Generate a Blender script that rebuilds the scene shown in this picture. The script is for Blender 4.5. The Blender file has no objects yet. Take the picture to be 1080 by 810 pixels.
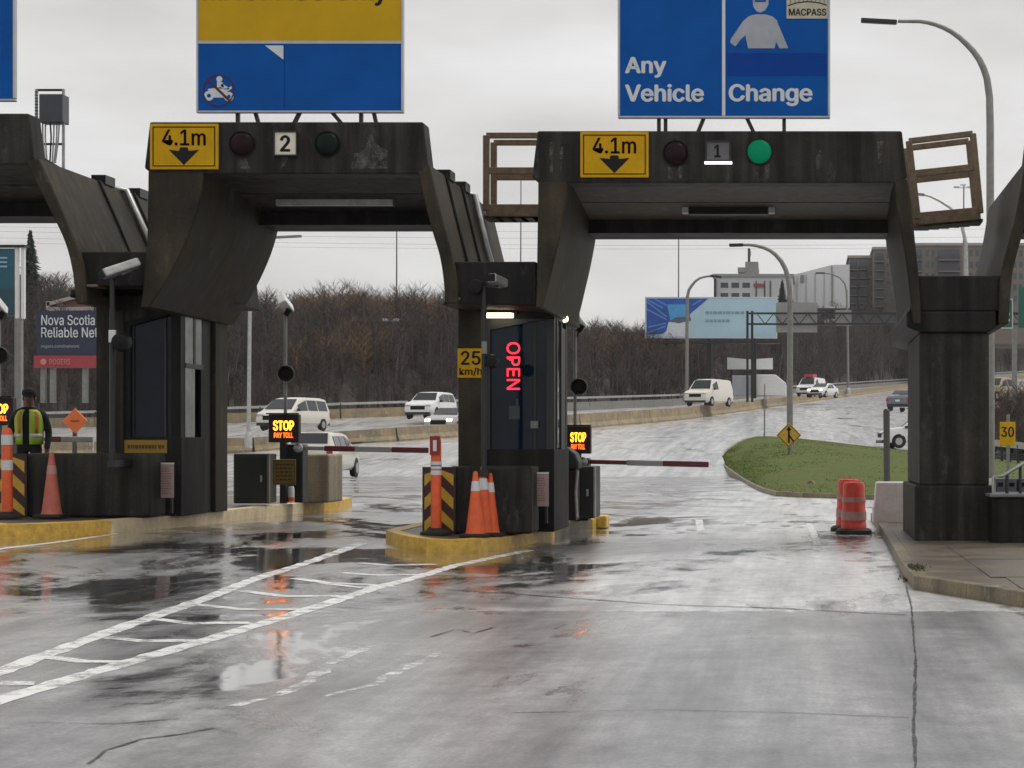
import bpy, bmesh, math, random
from mathutils import Vector, Matrix, Euler
random.seed(7)
S = bpy.context.scene
COL = S.collection
R = math.radians

# ------------------------------------------------------------------ camera
CAMH, F, VX, VY = 1.30, 2000.0, 850.0, 468.0      # eye height, focal length and vanishing point measured on the photo
cam_d = bpy.data.cameras.new('camera'); cam = bpy.data.objects.new('camera', cam_d); COL.objects.link(cam)
cam.location = (0, 0, CAMH); cam.rotation_euler = (R(90), 0, 0)
cam_d.sensor_width = 36; cam_d.lens = F/1080*36
cam_d.shift_x = (540-VX)/1080; cam_d.shift_y = (VY-405)/1080
cam_d.clip_start = .1; cam_d.clip_end = 6000
S.camera = cam
# ------------------------------------------------------------------ overcast sky
w = bpy.data.worlds.new('World'); S.world = w; w.use_nodes = True
nt = w.node_tree; nt.nodes.clear()
N = nt.nodes.new; L = nt.links.new
sky = N('ShaderNodeTexSky'); sky.sky_type = 'NISHITA'; sky.sun_disc = False
sky.sun_elevation = R(64); sky.sun_rotation = R(70); sky.air_density = 1; sky.dust_density = 4
hs = N('ShaderNodeHueSaturation'); hs.inputs['Saturation'].default_value = .25
tc = N('ShaderNodeTexCoord'); mp = N('ShaderNodeMapping'); mp.inputs['Scale'].default_value = (1.6, 1.6, 5.5)
nz = N('ShaderNodeTexNoise'); nz.inputs['Scale'].default_value = 2.6; nz.inputs['Detail'].default_value = 5
cr = N('ShaderNodeValToRGB')
cr.color_ramp.elements[0].position = .3; cr.color_ramp.elements[0].color = (6.0, 5.8, 5.6, 1)
cr.color_ramp.elements[1].position = .72; cr.color_ramp.elements[1].color = (9.0, 9.0, 9.0, 1)
mx = N('ShaderNodeMixRGB'); mx.inputs[0].default_value = .86
bg = N('ShaderNodeBackground'); bg.inputs['Strength'].default_value = .1
wo = N('ShaderNodeOutputWorld')
L(sky.outputs[0], hs.inputs['Color']); L(hs.outputs[0], mx.inputs[1])
L(tc.outputs['Generated'], mp.inputs[0]); L(mp.outputs[0], nz.inputs['Vector']); L(nz.outputs['Fac'], cr.inputs[0])
L(cr.outputs[0], mx.inputs[2]); L(mx.outputs[0], bg.inputs[0]); L(bg.outputs[0], wo.inputs[0])
sd = bpy.data.lights.new('sun', 'SUN'); sun = bpy.data.objects.new('sun', sd); COL.objects.link(sun)
sd.energy = 1.5; sd.angle = R(25); sd.color = (1, .96, .9)
sun.rotation_euler = Vector((-math.sin(R(70))*math.cos(R(64)), -math.cos(R(70))*math.cos(R(64)), -math.sin(R(64)))).to_track_quat('-Z', 'Y').to_euler()
S.view_settings.view_transform = 'Standard'; S.view_settings.look = 'None'
S.view_settings.gamma = 1; S.view_settings.exposure = .12; S.view_settings.use_curve_mapping = False
S.cycles.use_denoising = True; S.cycles.max_bounces = 6; S.cycles.diffuse_bounces = 3; S.cycles.glossy_bounces = 3
S.cycles.transmission_bounces = 4; S.cycles.caustics_reflective = False; S.cycles.caustics_refractive = False

# ------------------------------------------------------------------ measuring helpers
def W(px, py, Y):                     # a photo point at a known distance -> metres
    return Vector(((px-VX)*Y/F, Y, CAMH+(VY-py)*Y/F))
def gz(X, Y=20):                      # cross fall of the plaza: it climbs gently to the left
    c = .043*min(max(0, -3.2-X), 5.6)
    return c*max(0, min(1, (75-Y)/35))
def G(px, py, dz=0):                  # photo point that lies on the plaza
    Y = 25.
    for _ in range(30):
        X = (px-VX)*Y/F
        Y = (CAMH-gz(X, Y)-dz)*F/max(py-VY, 4)
        Y = min(Y, 80)
    X = (px-VX)*Y/F
    return Vector((X, Y, gz(X, Y)+dz))

# ------------------------------------------------------------------ materials
MATS = {}
def nodes_of(name):
    m = bpy.data.materials.new(name); m.use_nodes = True
    t = m.node_tree; b = t.nodes['Principled BSDF']; MATS[name] = m
    return m, t, b
def mat(name, col, rough=.55, metal=0, var=.15, scale=5, bump=0., emit=0., spec=.5, coat=0):
    if name in MATS: return MATS[name]
    m, t, b = nodes_of(name)
    n = t.nodes.new; l = t.links.new
    tc = n('ShaderNodeTexCoord'); nz = n('ShaderNodeTexNoise'); nz.inputs['Scale'].default_value = scale; nz.inputs['Detail'].default_value = 6
    nz.inputs['Roughness'].default_value = .65
    l(tc.outputs['Object'], nz.inputs['Vector'])
    cr = n('ShaderNodeValToRGB'); e = cr.color_ramp.elements
    e[0].position = .3; e[1].position = .7
    e[0].color = tuple(c*(1-var) for c in col)+(1,); e[1].color = tuple(min(1, c*(1+var)) for c in col)+(1,)
    l(nz.outputs['Fac'], cr.inputs[0]); l(cr.outputs[0], b.inputs['Base Color'])
    b.inputs['Metallic'].default_value = metal; b.inputs['Specular IOR Level'].default_value = spec
    b.inputs['Coat Weight'].default_value = coat
    mr = n('ShaderNodeMapRange'); mr.inputs['To Min'].default_value = max(.02, rough*.8); mr.inputs['To Max'].default_value = min(1, rough*1.2)
    l(nz.outputs['Fac'], mr.inputs['Value']); l(mr.outputs[0], b.inputs['Roughness'])
    if bump:
        n2 = n('ShaderNodeTexNoise'); n2.inputs['Scale'].default_value = scale*9; n2.inputs['Detail'].default_value = 4
        l(tc.outputs['Object'], n2.inputs['Vector'])
        bp = n('ShaderNodeBump'); bp.inputs['Strength'].default_value = bump; bp.inputs['Distance'].default_value = .02
        l(n2.outputs['Fac'], bp.inputs['Height']); l(bp.outputs[0], b.inputs['Normal'])
    if emit:
        b.inputs['Emission Color'].default_value = tuple(col)+(1,); b.inputs['Emission Strength'].default_value = emit
    return m
def concrete(name, col, stain=.55, warm=(1.25, 1.08, .85), rough=.6, streak=.85):
    if name in MATS: return MATS[name]
    m, t, b = nodes_of(name); n = t.nodes.new; l = t.links.new
    tc = n('ShaderNodeTexCoord')
    geo = n('ShaderNodeNewGeometry')
    big = n('ShaderNodeTexNoise'); big.inputs['Scale'].default_value = 1.3; big.inputs['Detail'].default_value = 7; big.inputs['Roughness'].default_value = .62
    mpn = n('ShaderNodeMapping'); mpn.inputs['Scale'].default_value = (5.5, 5.5, .35)
    strk = n('ShaderNodeTexNoise'); strk.inputs['Scale'].default_value = 1.4; strk.inputs['Detail'].default_value = 6
    fine = n('ShaderNodeTexNoise'); fine.inputs['Scale'].default_value = 45; fine.inputs['Detail'].default_value = 4
    l(geo.outputs['Position'], big.inputs['Vector']); l(geo.outputs['Position'], mpn.inputs[0]); l(mpn.outputs[0], strk.inputs['Vector'])
    l(geo.outputs['Position'], fine.inputs['Vector'])
    c1 = n('ShaderNodeValToRGB'); e = c1.color_ramp.elements
    e[0].position = .32; e[0].color = tuple(c*(1-stain) for c in col)+(1,)
    e[1].position = .70; e[1].color = tuple(c*(1+stain*.6)*wm for c, wm in zip(col, warm))+(1,)
    l(big.outputs['Fac'], c1.inputs[0])
    c2 = n('ShaderNodeValToRGB'); e = c2.color_ramp.elements
    e[0].position = .36; e[0].color = (.38, .38, .38, 1); e[1].position = .68; e[1].color = (1.6, 1.55, 1.45, 1)
    l(strk.outputs['Fac'], c2.inputs[0])
    mu = n('ShaderNodeMixRGB'); mu.blend_type = 'MULTIPLY'; mu.inputs[0].default_value = streak
    l(c1.outputs[0], mu.inputs[1]); l(c2.outputs[0], mu.inputs[2])
    c3 = n('ShaderNodeValToRGB'); e = c3.color_ramp.elements
    e[0].position = .3; e[0].color = (.75, .75, .75, 1); e[1].position = .7; e[1].color = (1.2, 1.2, 1.2, 1)
    l(fine.outputs['Fac'], c3.inputs[0])
    mu2 = n('ShaderNodeMixRGB'); mu2.blend_type = 'MULTIPLY'; mu2.inputs[0].default_value = .8
    l(mu.outputs[0], mu2.inputs[1]); l(c3.outputs[0], mu2.inputs[2])
    mpe = n('ShaderNodeMapping'); mpe.inputs['Scale'].default_value = (2.2, 2.2, .9); eff = n('ShaderNodeTexNoise'); eff.inputs['Scale'].default_value = 1.9; eff.inputs['Detail'].default_value = 9; eff.inputs['Roughness'].default_value = .72
    l(geo.outputs['Position'], mpe.inputs[0]); l(mpe.outputs[0], eff.inputs['Vector'])
    c4 = n('ShaderNodeValToRGB'); e = c4.color_ramp.elements; e[0].position = .58; e[0].color = (0, 0, 0, 1); e[1].position = .72; e[1].color = (.75, .75, .75, 1); l(eff.outputs['Fac'], c4.inputs[0])
    mu3 = n('ShaderNodeMixRGB'); l(c4.outputs[0], mu3.inputs[0]); l(mu2.outputs[0], mu3.inputs[1]); mu3.inputs[2].default_value = tuple(min(.6, c*2.6+.01) for c in col)+(1,)
    l(mu3.outputs[0], b.inputs['Base Color'])
    mr = n('ShaderNodeMapRange'); mr.inputs['To Min'].default_value = rough*.7; mr.inputs['To Max'].default_value = min(1, rough*1.3)
    l(big.outputs['Fac'], mr.inputs['Value']); l(mr.outputs[0], b.inputs['Roughness'])
    bp = n('ShaderNodeBump'); bp.inputs['Strength'].default_value = .35; bp.inputs['Distance'].default_value = .01
    l(fine.outputs['Fac'], bp.inputs['Height']); l(bp.outputs[0], b.inputs['Normal'])
    b.inputs['Specular IOR Level'].default_value = .18
    return m
def wet_road(name, dark, light, slab=None, rdry=.36, rfilm=.06, film=(.485, .60), bias=True):
    """coarse wet surface with smooth films of standing water; 'slab' adds the paler concrete lane beyond the joint, with wet glare put into its colour"""
    m, t, b = nodes_of(name); n = t.nodes.new; l = t.links.new
    geo = n('ShaderNodeNewGeometry'); sep = n('ShaderNodeSeparateXYZ'); l(geo.outputs['Position'], sep.inputs[0])
    def noise(sc, det, vs=(1, 1, 1), rg=.55, dist=0):
        mp = n('ShaderNodeMapping'); mp.inputs['Scale'].default_value = vs
        q = n('ShaderNodeTexNoise'); q.inputs['Scale'].default_value = sc; q.inputs['Detail'].default_value = det
        q.inputs['Roughness'].default_value = rg; q.inputs['Distortion'].default_value = dist
        l(geo.outputs['Position'], mp.inputs[0]); l(mp.outputs[0], q.inputs['Vector']); return q.outputs['Fac']
    def ramp(src, p0, c0, p1, c1):
        c = n('ShaderNodeValToRGB'); e = c.color_ramp.elements
        e[0].position = p0; e[0].color = tuple(c0)+(1,); e[1].position = p1; e[1].color = tuple(c1)+(1,)
        l(src, c.inputs[0]); return c.outputs[0]
    def mix(a, b_, f, mode='MIX'):
        q = n('ShaderNodeMixRGB'); q.blend_type = mode
        for k, v in ((0, f), (1, a), (2, b_)):
            if hasattr(v, 'is_output'): l(v, q.inputs[k])
            else: q.inputs[k].default_value = v if k == 0 else tuple(v)+(1,)
        return q.outputs[0]
    def mr(src, a0, a1, b0, b1, smooth=False):
        q = n('ShaderNodeMapRange'); q.inputs['From Min'].default_value = a0; q.inputs['From Max'].default_value = a1; q.inputs['To Min'].default_value = b0; q.inputs['To Max'].default_value = b1
        if smooth: q.interpolation_type = 'SMOOTHSTEP'
        l(src, q.inputs['Value']); return q.outputs[0]
    def math_(op, a, b_):
        q = n('ShaderNodeMath'); q.operation = op; 
        for k, v in ((0, a), (1, b_)):
            if hasattr(v, 'is_output'): l(v, q.inputs[k])
            else: q.inputs[k].default_value = v
        return q.outputs[0]
    patch = noise(.5, 8, (1, .6, 1), .62, .5)
    tracks = noise(1.0, 6, (2.2, .13, 1), .66)
    grain = noise(42, 5, (1, 1, 1), .72); grain2 = noise(140, 3, (1, 1, 1), .6); mid = noise(6, 6, (1, .8, 1), .65)
    col = ramp(patch, .3, dark, .7, light)
    if slab:
        fx = mr(math_('ADD', sep.outputs['X'], mr(patch, .3, .7, -1.3, 1.3)), -3.6, -1.0, 0, 1, True)
        fy = mr(math_('ADD', sep.outputs['Y'], mr(mid, .3, .7, -.1, .1)), 14.68, 14.76, 0, 1)
        fs = math_('MULTIPLY', fx, fy)
        col = mix(col, ramp(patch, .3, slab[0], .7, slab[1]), fs)
    col = mix(col, ramp(tracks, .33, (.5, .5, .51), .66, (1.25, 1.25, 1.24)), .9, 'MULTIPLY')
    col = mix(col, ramp(grain, .3, (.5, .5, .5), .7, (1.5, 1.5, 1.5)), .6, 'MULTIPLY')
    col = mix(col, ramp(mid, .32, (.7, .7, .7), .62, (1.2, 1.2, 1.2)), .7, 'MULTIPLY')
    f0 = noise(.55, 9, (1, .55, 1), .66, .7); f1 = noise(2.6, 6, (1.4, .35, 1), .6)
    ff = math_('ADD', math_('MULTIPLY', f0, .8), math_('MULTIPLY', f1, .2))
    if bias:      # water stands on the worn plaza under and in front of the booths, less on the coarse approach
        ff = math_('ADD', ff, math_('MULTIPLY', mr(sep.outputs['Y'], 10.5, 16.5, -.014, .05, True), mr(sep.outputs['Y'], 30, 40, 1, 0, True)))
        ff = math_('SUBTRACT', ff, mr(sep.outputs['X'], -3.6, -1.4, -.012, .07, True))
    fm = mr(ff, film[0], film[1], 0, 1, True)
    col = mix(col, (.34, .34, .35), fm, 'MULTIPLY'); l(col, b.inputs['Base Color'])
    l(math_('ADD', mr(fm, 0, 1, rdry, rfilm), mr(mid, .3, .7, -.02, .03)), b.inputs['Roughness'])
    b.inputs['IOR'].default_value = 1.45
    b.inputs['Coat Weight'].default_value = .85; b.inputs['Coat IOR'].default_value = 1.4; l(mr(fm, 0, 1, .19, .05), b.inputs['Coat Roughness'])
    bp = n('ShaderNodeBump'); bp.inputs['Distance'].default_value = .005; l(mr(fm, 0, 1, .40, .02), bp.inputs['Strength']); l(math_('ADD', grain, math_('MULTIPLY', grain2, .5)), bp.inputs['Height'])
    wav = noise(2.4, 4, (1, 1, 1), .5)
    bp2 = n('ShaderNodeBump'); bp2.inputs['Distance'].default_value = .006; bp2.inputs['Strength'].default_value = .3
    l(wav, bp2.inputs['Height']); l(bp.outputs[0], bp2.inputs['Normal']); l(bp2.outputs[0], b.inputs['Normal']); l(bp2.outputs[0], b.inputs['Coat Normal'])
    return m
m_asphalt = wet_road('wet_asphalt', (.145, .150, .158), (.52, .526, .535), ((.56, .565, .57), (.88, .885, .89)))  # asphalt and slab colours raised to carry sky glare off the wet road
m_hwy = wet_road('wet_highway', (.40, .40, .405), (.58, .58, .58), None, .4, .2, (.5, .7), False)
m_conc = concrete('dark_concrete', (.031, .0305, .030), .5, (1.12, 1.04, .93))
m_concd = concrete('sooty_concrete', (.017, .017, .0175), .45, (1.1, 1.03, .95))
m_concl = concrete('pale_concrete', (.24, .225, .19), .3, streak=.3)
m_conct = concrete('tan_concrete', (.040, .036, .030), .6, (1.2, 1.06, .85), streak=.4)
m_walk = concrete('pavement_concrete', (.13, .12, .108), .3, rough=.4, streak=.1)
m_kerb = concrete('kerb_concrete', (.17, .158, .13), .5, rough=.45, streak=.15)
m_kerby = mat('yellow_kerb_paint', (.68, .42, .07), .45, var=.3, scale=9, bump=.3)
m_kerbw = mat('worn_cream_kerb_paint', (.74, .60, .38), .45, var=.22, scale=7, bump=.3)
def worn_paint(name, col, lo, hi, rough=.35, sc=4.5):
    m, t, b = nodes_of(name); n = t.nodes.new; l = t.links.new
    geo = n('ShaderNodeNewGeometry'); z1 = n('ShaderNodeTexNoise'); z1.inputs['Scale'].default_value = sc; z1.inputs['Detail'].default_value = 12; z1.inputs['Roughness'].default_value = .82
    l(geo.outputs['Position'], z1.inputs['Vector']); c = n('ShaderNodeValToRGB'); e_ = c.color_ramp.elements
    e_[0].position = lo; e_[0].color = (0, 0, 0, 1); e_[1].position = hi; e_[1].color = (1, 1, 1, 1)
    l(z1.outputs['Fac'], c.inputs[0]); b.inputs['Base Color'].default_value = tuple(col)+(1,); b.inputs['Roughness'].default_value = rough
    l(c.outputs[0], b.inputs['Alpha'])
    bp = n('ShaderNodeBump'); bp.inputs['Strength'].default_value = .4; bp.inputs['Distance'].default_value = .004; l(z1.outputs['Fac'], bp.inputs['Height']); l(bp.outputs[0], b.inputs['Normal'])
    return m
m_paint = worn_paint('road_paint', (.80, .80, .79), .37, .52)
m_glint = worn_paint('wet_glint_colour', (.80, .80, .79), .45, .62)  # broken white that stands for wet glints on the road
m_tar = worn_paint('tar_seal', (.04, .04, .042), .36, .56, .3, 7)
m_stain = worn_paint('lime_stain', (.16, .16, .155), .42, .70, .7, 9)
m_black = mat('black_paint', (.008, .008, .009), .5, spec=.2)
m_dark = mat('dark_metal', (.025, .025, .027), .4, .3)
m_rubber = mat('black_rubber', (.015, .015, .015), .7)
m_steel = mat('galvanised_steel', (.42, .42, .41), .4, .6, var=.25, scale=8)
m_polem = mat('grey_pole_paint', (.22, .215, .2), .45, .2, var=.2)
m_white = mat('white_paint', (.75, .75, .74), .4, var=.08)
m_cream = mat('cream_paint', (.62, .58, .47), .4, var=.1)
m_glass = mat('dark_glass', (.008, .012, .018), .06, 0, var=.3, scale=1.5, spec=.6)
m_bglass = mat('blue_booth_glass', (.004, .011, .024), .05, 0, var=.6, scale=.9, spec=.22)
m_pane = mat('pale_booth_pane', (.34, .36, .33), .2, 0, var=.3, scale=2)
m_amber = mat('amber_sign', (.58, .33, .006), .5, spec=.12, var=.12)
m_blue = mat('sign_blue', (.001, .085, .36), .5, spec=.12, var=.12, scale=2)
m_blue2 = mat('sign_blue_deep', (.001, .05, .30), .5, spec=.12, var=.12, scale=2)
m_yel = mat('sign_yellow', (.56, .34, .012), .5, spec=.12, var=.08, scale=2)
m_signw = mat('sign_white', (.62, .64, .66), .4, var=.06)
m_signg = mat('sign_grey_edge', (.42, .44, .48), .35, .3, var=.1)
m_orange = mat('traffic_orange', (.72, .11, .025), .45, var=.18, scale=9)
m_orangef = mat('faded_cone_orange', (.50, .13, .09), .6, var=.22, scale=9)
m_red = mat('gate_red', (.14, .012, .018), .4, var=.25)
m_redb = mat('barrel_red', (.62, .055, .03), .45, var=.2, scale=7)
m_wood = mat('weathered_brown_timber', (.20, .14, .085), .65, var=.35, scale=11, bump=.4)
m_grass = mat('grass_soil', (.070, .125, .026), .8, spec=.1, var=.5, scale=1.5, bump=.6)
_e = [n_ for n_ in m_grass.node_tree.nodes if n_.type == 'VALTORGB'][0].color_ramp; _e.elements[0].color = (.05, .10, .02, 1); _e.elements[1].color = (.13, .125, .04, 1)
m_earth = mat('leaf_litter', (.026, .019, .017), .9, var=.5, scale=.4, bump=.5)
m_twig = mat('bare_twigs', (.034, .0235, .021), .85, var=.35, scale=.15)
m_twig2 = mat('pale_twigs', (.065, .05, .046), .85, var=.3, scale=.15)
m_gold = mat('golden_leaves', (.13, .068, .026), .7, var=.4, scale=.6)
m_fir = mat('fir_needles', (.018, .03, .018), .7, var=.4, scale=2)
m_bark = mat('bark', (.06, .05, .045), .85, var=.4, scale=6)
m_led = mat('amber_led', (1, .33, .02), emit=5)
m_ledr = mat('red_orange_led', (1, .12, .01), emit=3.2)
m_neon = mat('red_neon', (1, .02, .04), emit=2.6)
m_lamp = mat('warm_lamp', (1, .9, .62), emit=4.5)
m_head = mat('headlamp', (1, .93, .78), emit=3.5)
m_green = mat('green_signal', (.0, .10, .045), .3, emit=.8, spec=.1)
m_lensr = mat('unlit_red_lens', (.016, .005, .008), .3, var=.2, spec=.12)
m_lensg = mat('unlit_green_lens', (.005, .010, .009), .3, var=.2, spec=.12)
m_tail = mat('tail_lens', (.35, .02, .015), .3)
m_chev = mat('chevron_yellow', (.55, .33, .03), .45, var=.2, scale=8)
m_maroon = mat('chevron_maroon', (.045, .010, .008), .5)

# ------------------------------------------------------------------ mesh helpers
OFF = {}
class MB:
    def __init__(s): s.v = []; s.f = []
    def add(s, v, f):
        o = len(s.v); s.v += [Vector(p) for p in v]; s.f += [tuple(i+o for i in q) for q in f]; return s
    def box(s, a, b):
        x0, y0, z0 = [min(p, q) for p, q in zip(a, b)]; x1, y1, z1 = [max(p, q) for p, q in zip(a, b)]
        return s.add([(x0,y0,z0),(x1,y0,z0),(x1,y1,z0),(x0,y1,z0),(x0,y0,z1),(x1,y0,z1),(x1,y1,z1),(x0,y1,z1)],
                     [(0,3,2,1),(4,5,6,7),(0,1,5,4),(1,2,6,5),(2,3,7,6),(3,0,4,7)])
    def prism(s, poly, y0, y1):          # poly of (x,z) counter-clockwise seen from the camera side
        n = len(poly)
        v = [(x, y0, z) for x, z in poly]+[(x, y1, z) for x, z in poly]
        f = [tuple(range(n)), tuple(range(2*n-1, n-1, -1))]+[(i, n+i, n+(i+1) % n, (i+1) % n) for i in range(n)]
        return s.add(v, f)
    def slabz(s, poly, z0, z1):          # poly of (x,y) in plan; z0,z1 numbers or functions
        n = len(poly); g0 = z0 if callable(z0) else (lambda x, y: z0); g1 = z1 if callable(z1) else (lambda x, y: z1)
        v = [(x, y, g0(x, y)) for x, y in poly]+[(x, y, g1(x, y)) for x, y in poly]
        f = [tuple(range(n-1, -1, -1)), tuple(range(n, 2*n))]+[(i, (i+1) % n, n+(i+1) % n, n+i) for i in range(n)]
        return s.add(v, f)
    def bar(s, p, q, wd, dp=None, up=Vector((0, 1, 0))):   # box between two points: wd across, dp along 'up'
        p, q = Vector(p), Vector(q); d = (q-p).normalized(); dp = dp or wd
        if abs(d.dot(up)) > .95: up = Vector((1, 0, 0))
        a = d.cross(up).normalized()*wd/2; u = a.cross(d).normalized()*dp/2
        v = [p-a-u, p+a-u, p+a+u, p-a+u, q-a-u, q+a-u, q+a+u, q-a+u]
        return s.add(v, [(0,3,2,1),(4,5,6,7),(0,1,5,4),(1,2,6,5),(2,3,7,6),(3,0,4,7)])
    def tube(s, pts, r, n=10, cap=True):
        pts = [Vector(p) for p in pts]; rs = r if isinstance(r, (list, tuple)) else [r]*len(pts)
        o = len(s.v); ref = Vector((.31, .77, .55)).normalized()
        for i, p in enumerate(pts):
            d = (pts[min(i+1, len(pts)-1)]-pts[max(i-1, 0)]).normalized()
            a = d.cross(ref)
            if a.length < .1: a = d.cross(Vector((1, 0, 0)))
            a.normalize(); b = d.cross(a)
            for k in range(n):
                t = 2*math.pi*k/n; s.v.append(p+(a*math.cos(t)+b*math.sin(t))*rs[i])
        for i in range(len(pts)-1):
            for k in range(n):
                s.f.append((o+i*n+k, o+i*n+(k+1) % n, o+(i+1)*n+(k+1) % n, o+(i+1)*n+k))
        if cap:
            s.f.append(tuple(o+k for k in range(n-1, -1, -1))); s.f.append(tuple(o+(len(pts)-1)*n+k for k in range(n)))
        return s
    def lathe(s, c, prof, n=20, axis='z'):     # prof of (r, h)
        c = Vector(c); o = len(s.v)
        for r, h in prof:
            for k in range(n):
                t = 2*math.pi*k/n; a, b = r*math.cos(t), r*math.sin(t)
                s.v.append(c+(Vector((a, b, h)) if axis == 'z' else Vector((a, h, b)) if axis == 'y' else Vector((h, a, b))))
        for i in range(len(prof)-1):
            for k in range(n):
                s.f.append((o+i*n+k, o+i*n+(k+1) % n, o+(i+1)*n+(k+1) % n, o+(i+1)*n+k))
        s.f.append(tuple(o+k for k in range(n-1, -1, -1))); s.f.append(tuple(o+(len(prof)-1)*n+k for k in range(n)))
        return s
    def build(s, name, m, parent=None, local=False, smooth=0, bev=0, bseg=2):
        me = bpy.data.meshes.new(name)
        off = Vector((0, 0, 0)) if (local or parent is None) else OFF.get(parent.name, Vector((0, 0, 0)))
        me.from_pydata([tuple(p-off) for p in s.v], [], s.f)
        bm = bmesh.new(); bm.from_mesh(me); bmesh.ops.recalc_face_normals(bm, faces=bm.faces); bm.to_mesh(me); bm.free()
        me.materials.append(m)
        o = bpy.data.objects.new(name, me); COL.objects.link(o)
        if parent is not None: o.parent = parent; OFF[o.name] = off
        if smooth:
            me.shade_smooth(); me.set_sharp_from_angle(angle=R(smooth))
        if bev:
            bv = o.modifiers.new('bevel', 'BEVEL'); bv.width = bev; bv.segments = bseg; bv.limit_method = 'ANGLE'; bv.angle_limit = R(35)
        return o
def thing(name, label, cat, loc=(0, 0, 0), rotz=0, group=None):
    o = bpy.data.objects.new(name, None); COL.objects.link(o); o.empty_display_size = .2
    o.location = loc; o.rotation_euler = (0, 0, rotz); OFF[o.name] = Vector(loc)
    o['label'] = label; o['category'] = cat
    if group: o['group'] = group
    return o
def tag(o, label, cat, group=None):
    o['label'] = label; o['category'] = cat
    if group: o['group'] = group
    return o
def struct(o, kind='structure'): o['kind'] = kind; return o
FONT = None
try:      # the plain sans that ships with Blender; its built-in font otherwise
    import os
    _d = os.path.join(bpy.utils.system_resource('DATAFILES'), 'fonts', 'Inter.woff2')
    if os.path.exists(_d): FONT = bpy.data.fonts.load(_d)
except Exception: FONT = None
def text_mesh(s, ext=.002, bold=.0):
    cu = bpy.data.curves.new('t', 'FONT')
    if FONT: cu.font = FONT
    cu.body = s; cu.size = 1; cu.extrude = ext; cu.offset = bold; cu.resolution_u = 3
    ob = bpy.data.objects.new('t', cu); COL.objects.link(ob)
    dg = bpy.context.evaluated_depsgraph_get(); dg.update()
    me = bpy.data.meshes.new_from_object(ob.evaluated_get(dg))
    v = [x.co.copy() for x in me.vertices]; f = [tuple(p.vertices) for p in me.polygons]
    bpy.data.objects.remove(ob); bpy.data.curves.remove(cu); bpy.data.meshes.remove(me)
    return v, f
def lettering(s, px0, py0, px1, py1, Y, m, parent, name='lettering', bold=.012, rot=False, ext=.004):
    """letters fitted to a photo rectangle on a plane facing the traffic at distance Y"""
    v, f = text_mesh(s, ext, 0)
    if bold > .005:       # heavier strokes: the same letters again a hair to each side
        n0 = len(v); base_v, base_f = list(v), list(f)
        for q, (ox, oy) in enumerate(((-bold, 0), (bold, 0), (0, bold*.6), (0, -bold*.6))):
            f = f+[tuple(i+n0*(q+1) for i in p) for p in base_f]; v = v+[p+Vector((ox, oy, -.0006*(q+1))) for p in base_v]
    if rot: v = [Vector((p.y, -p.x, p.z)) for p in v]
    x0, x1 = min(p.x for p in v), max(p.x for p in v); y0, y1 = min(p.y for p in v), max(p.y for p in v)
    A = W(px0, py1, Y); B = W(px1, py0, Y)
    mb = MB(); sx = (B.x-A.x)/(x1-x0); sz = (B.z-A.z)/(y1-y0)
    mb.add([(A.x+(p.x-x0)*sx, Y-p.z*.5, A.z+(p.y-y0)*sz) for p in v], f)
    return mb.build(name, m, parent)
def rect(px0, py0, px1, py1, Y, th=.02):       # a thin board whose FRONT face is at Y
    a = W(px0, py1, Y); b = W(px1, py0, Y); return MB().box((a.x, Y, a.z), (b.x, Y+th, b.z))
def boardbox(mb, px0, py0, px1, py1, Y, th):
    a = W(px0, py1, Y); b = W(px1, py0, Y); return mb.box((a.x, Y, a.z), (b.x, Y+th, b.z))
def frame_mb(px0, py0, px1, py1, Y, wd, th):    # rectangular rim of width wd metres outside the rectangle
    a = W(px0, py1, Y); b = W(px1, py0, Y); mb = MB()
    mb.box((a.x-wd, Y, a.z-wd), (b.x+wd, Y+th, a.z)); mb.box((a.x-wd, Y, b.z), (b.x+wd, Y+th, b.z+wd))
    mb.box((a.x-wd, Y, a.z), (a.x, Y+th, b.z)); mb.box((b.x, Y, a.z), (b.x+wd, Y+th, b.z)); return mb

# ================================================================== GROUND
# columns of the far terrain: photo x, then rows of (distance, height)
PX = [-420, -80, 245, 365, 482, 607, 714, 828, 955, 1140, 1500]
L3 = [(80, 492), (90, 485), (95, 478), (97, 469), (103, 461), (112, 452), (135, 443), (210, 427), (330, 410), (480, 395), (620, 385)]   # near highway barrier foot
L4 = [(112, 462), (118, 455), (122, 446), (124, 441), (130, 437), (142, 433), (166, 428), (248, 415.5), (375, 405), (530, 391), (680, 380)] # far barrier foot
L2 = [(78, 494), (83, 492), (86, 487), (87, 482), (90, 476), (92, 471), (95, 468.5), (97, 466.5), (100, 478), (100, 488), (100, 492)]
HR = [(185, 300), (185, 305), (190, 342), (190, 336), (192, 340), (200, 372), (225, 376), (310, 352), (430, 345), (580, 340), (700, 335)]
def row(Ls): return [W(p, y, Y) for p, (Y, y) in zip(PX, Ls)]
r1 = [Vector(((p-VX)*75/F, 75, gz((p-VX)*75/F, 75))) for p in PX]
r2, r3, r4, rh = row(L2), row(L3), row(L4), row(HR)
def lerp_row(r, px):
    for i in range(len(PX)-1):
        if px <= PX[i+1] or i == len(PX)-2:
            t = (px-PX[i])/(PX[i+1]-PX[i]); return r[i].lerp(r[i+1], t)
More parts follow.
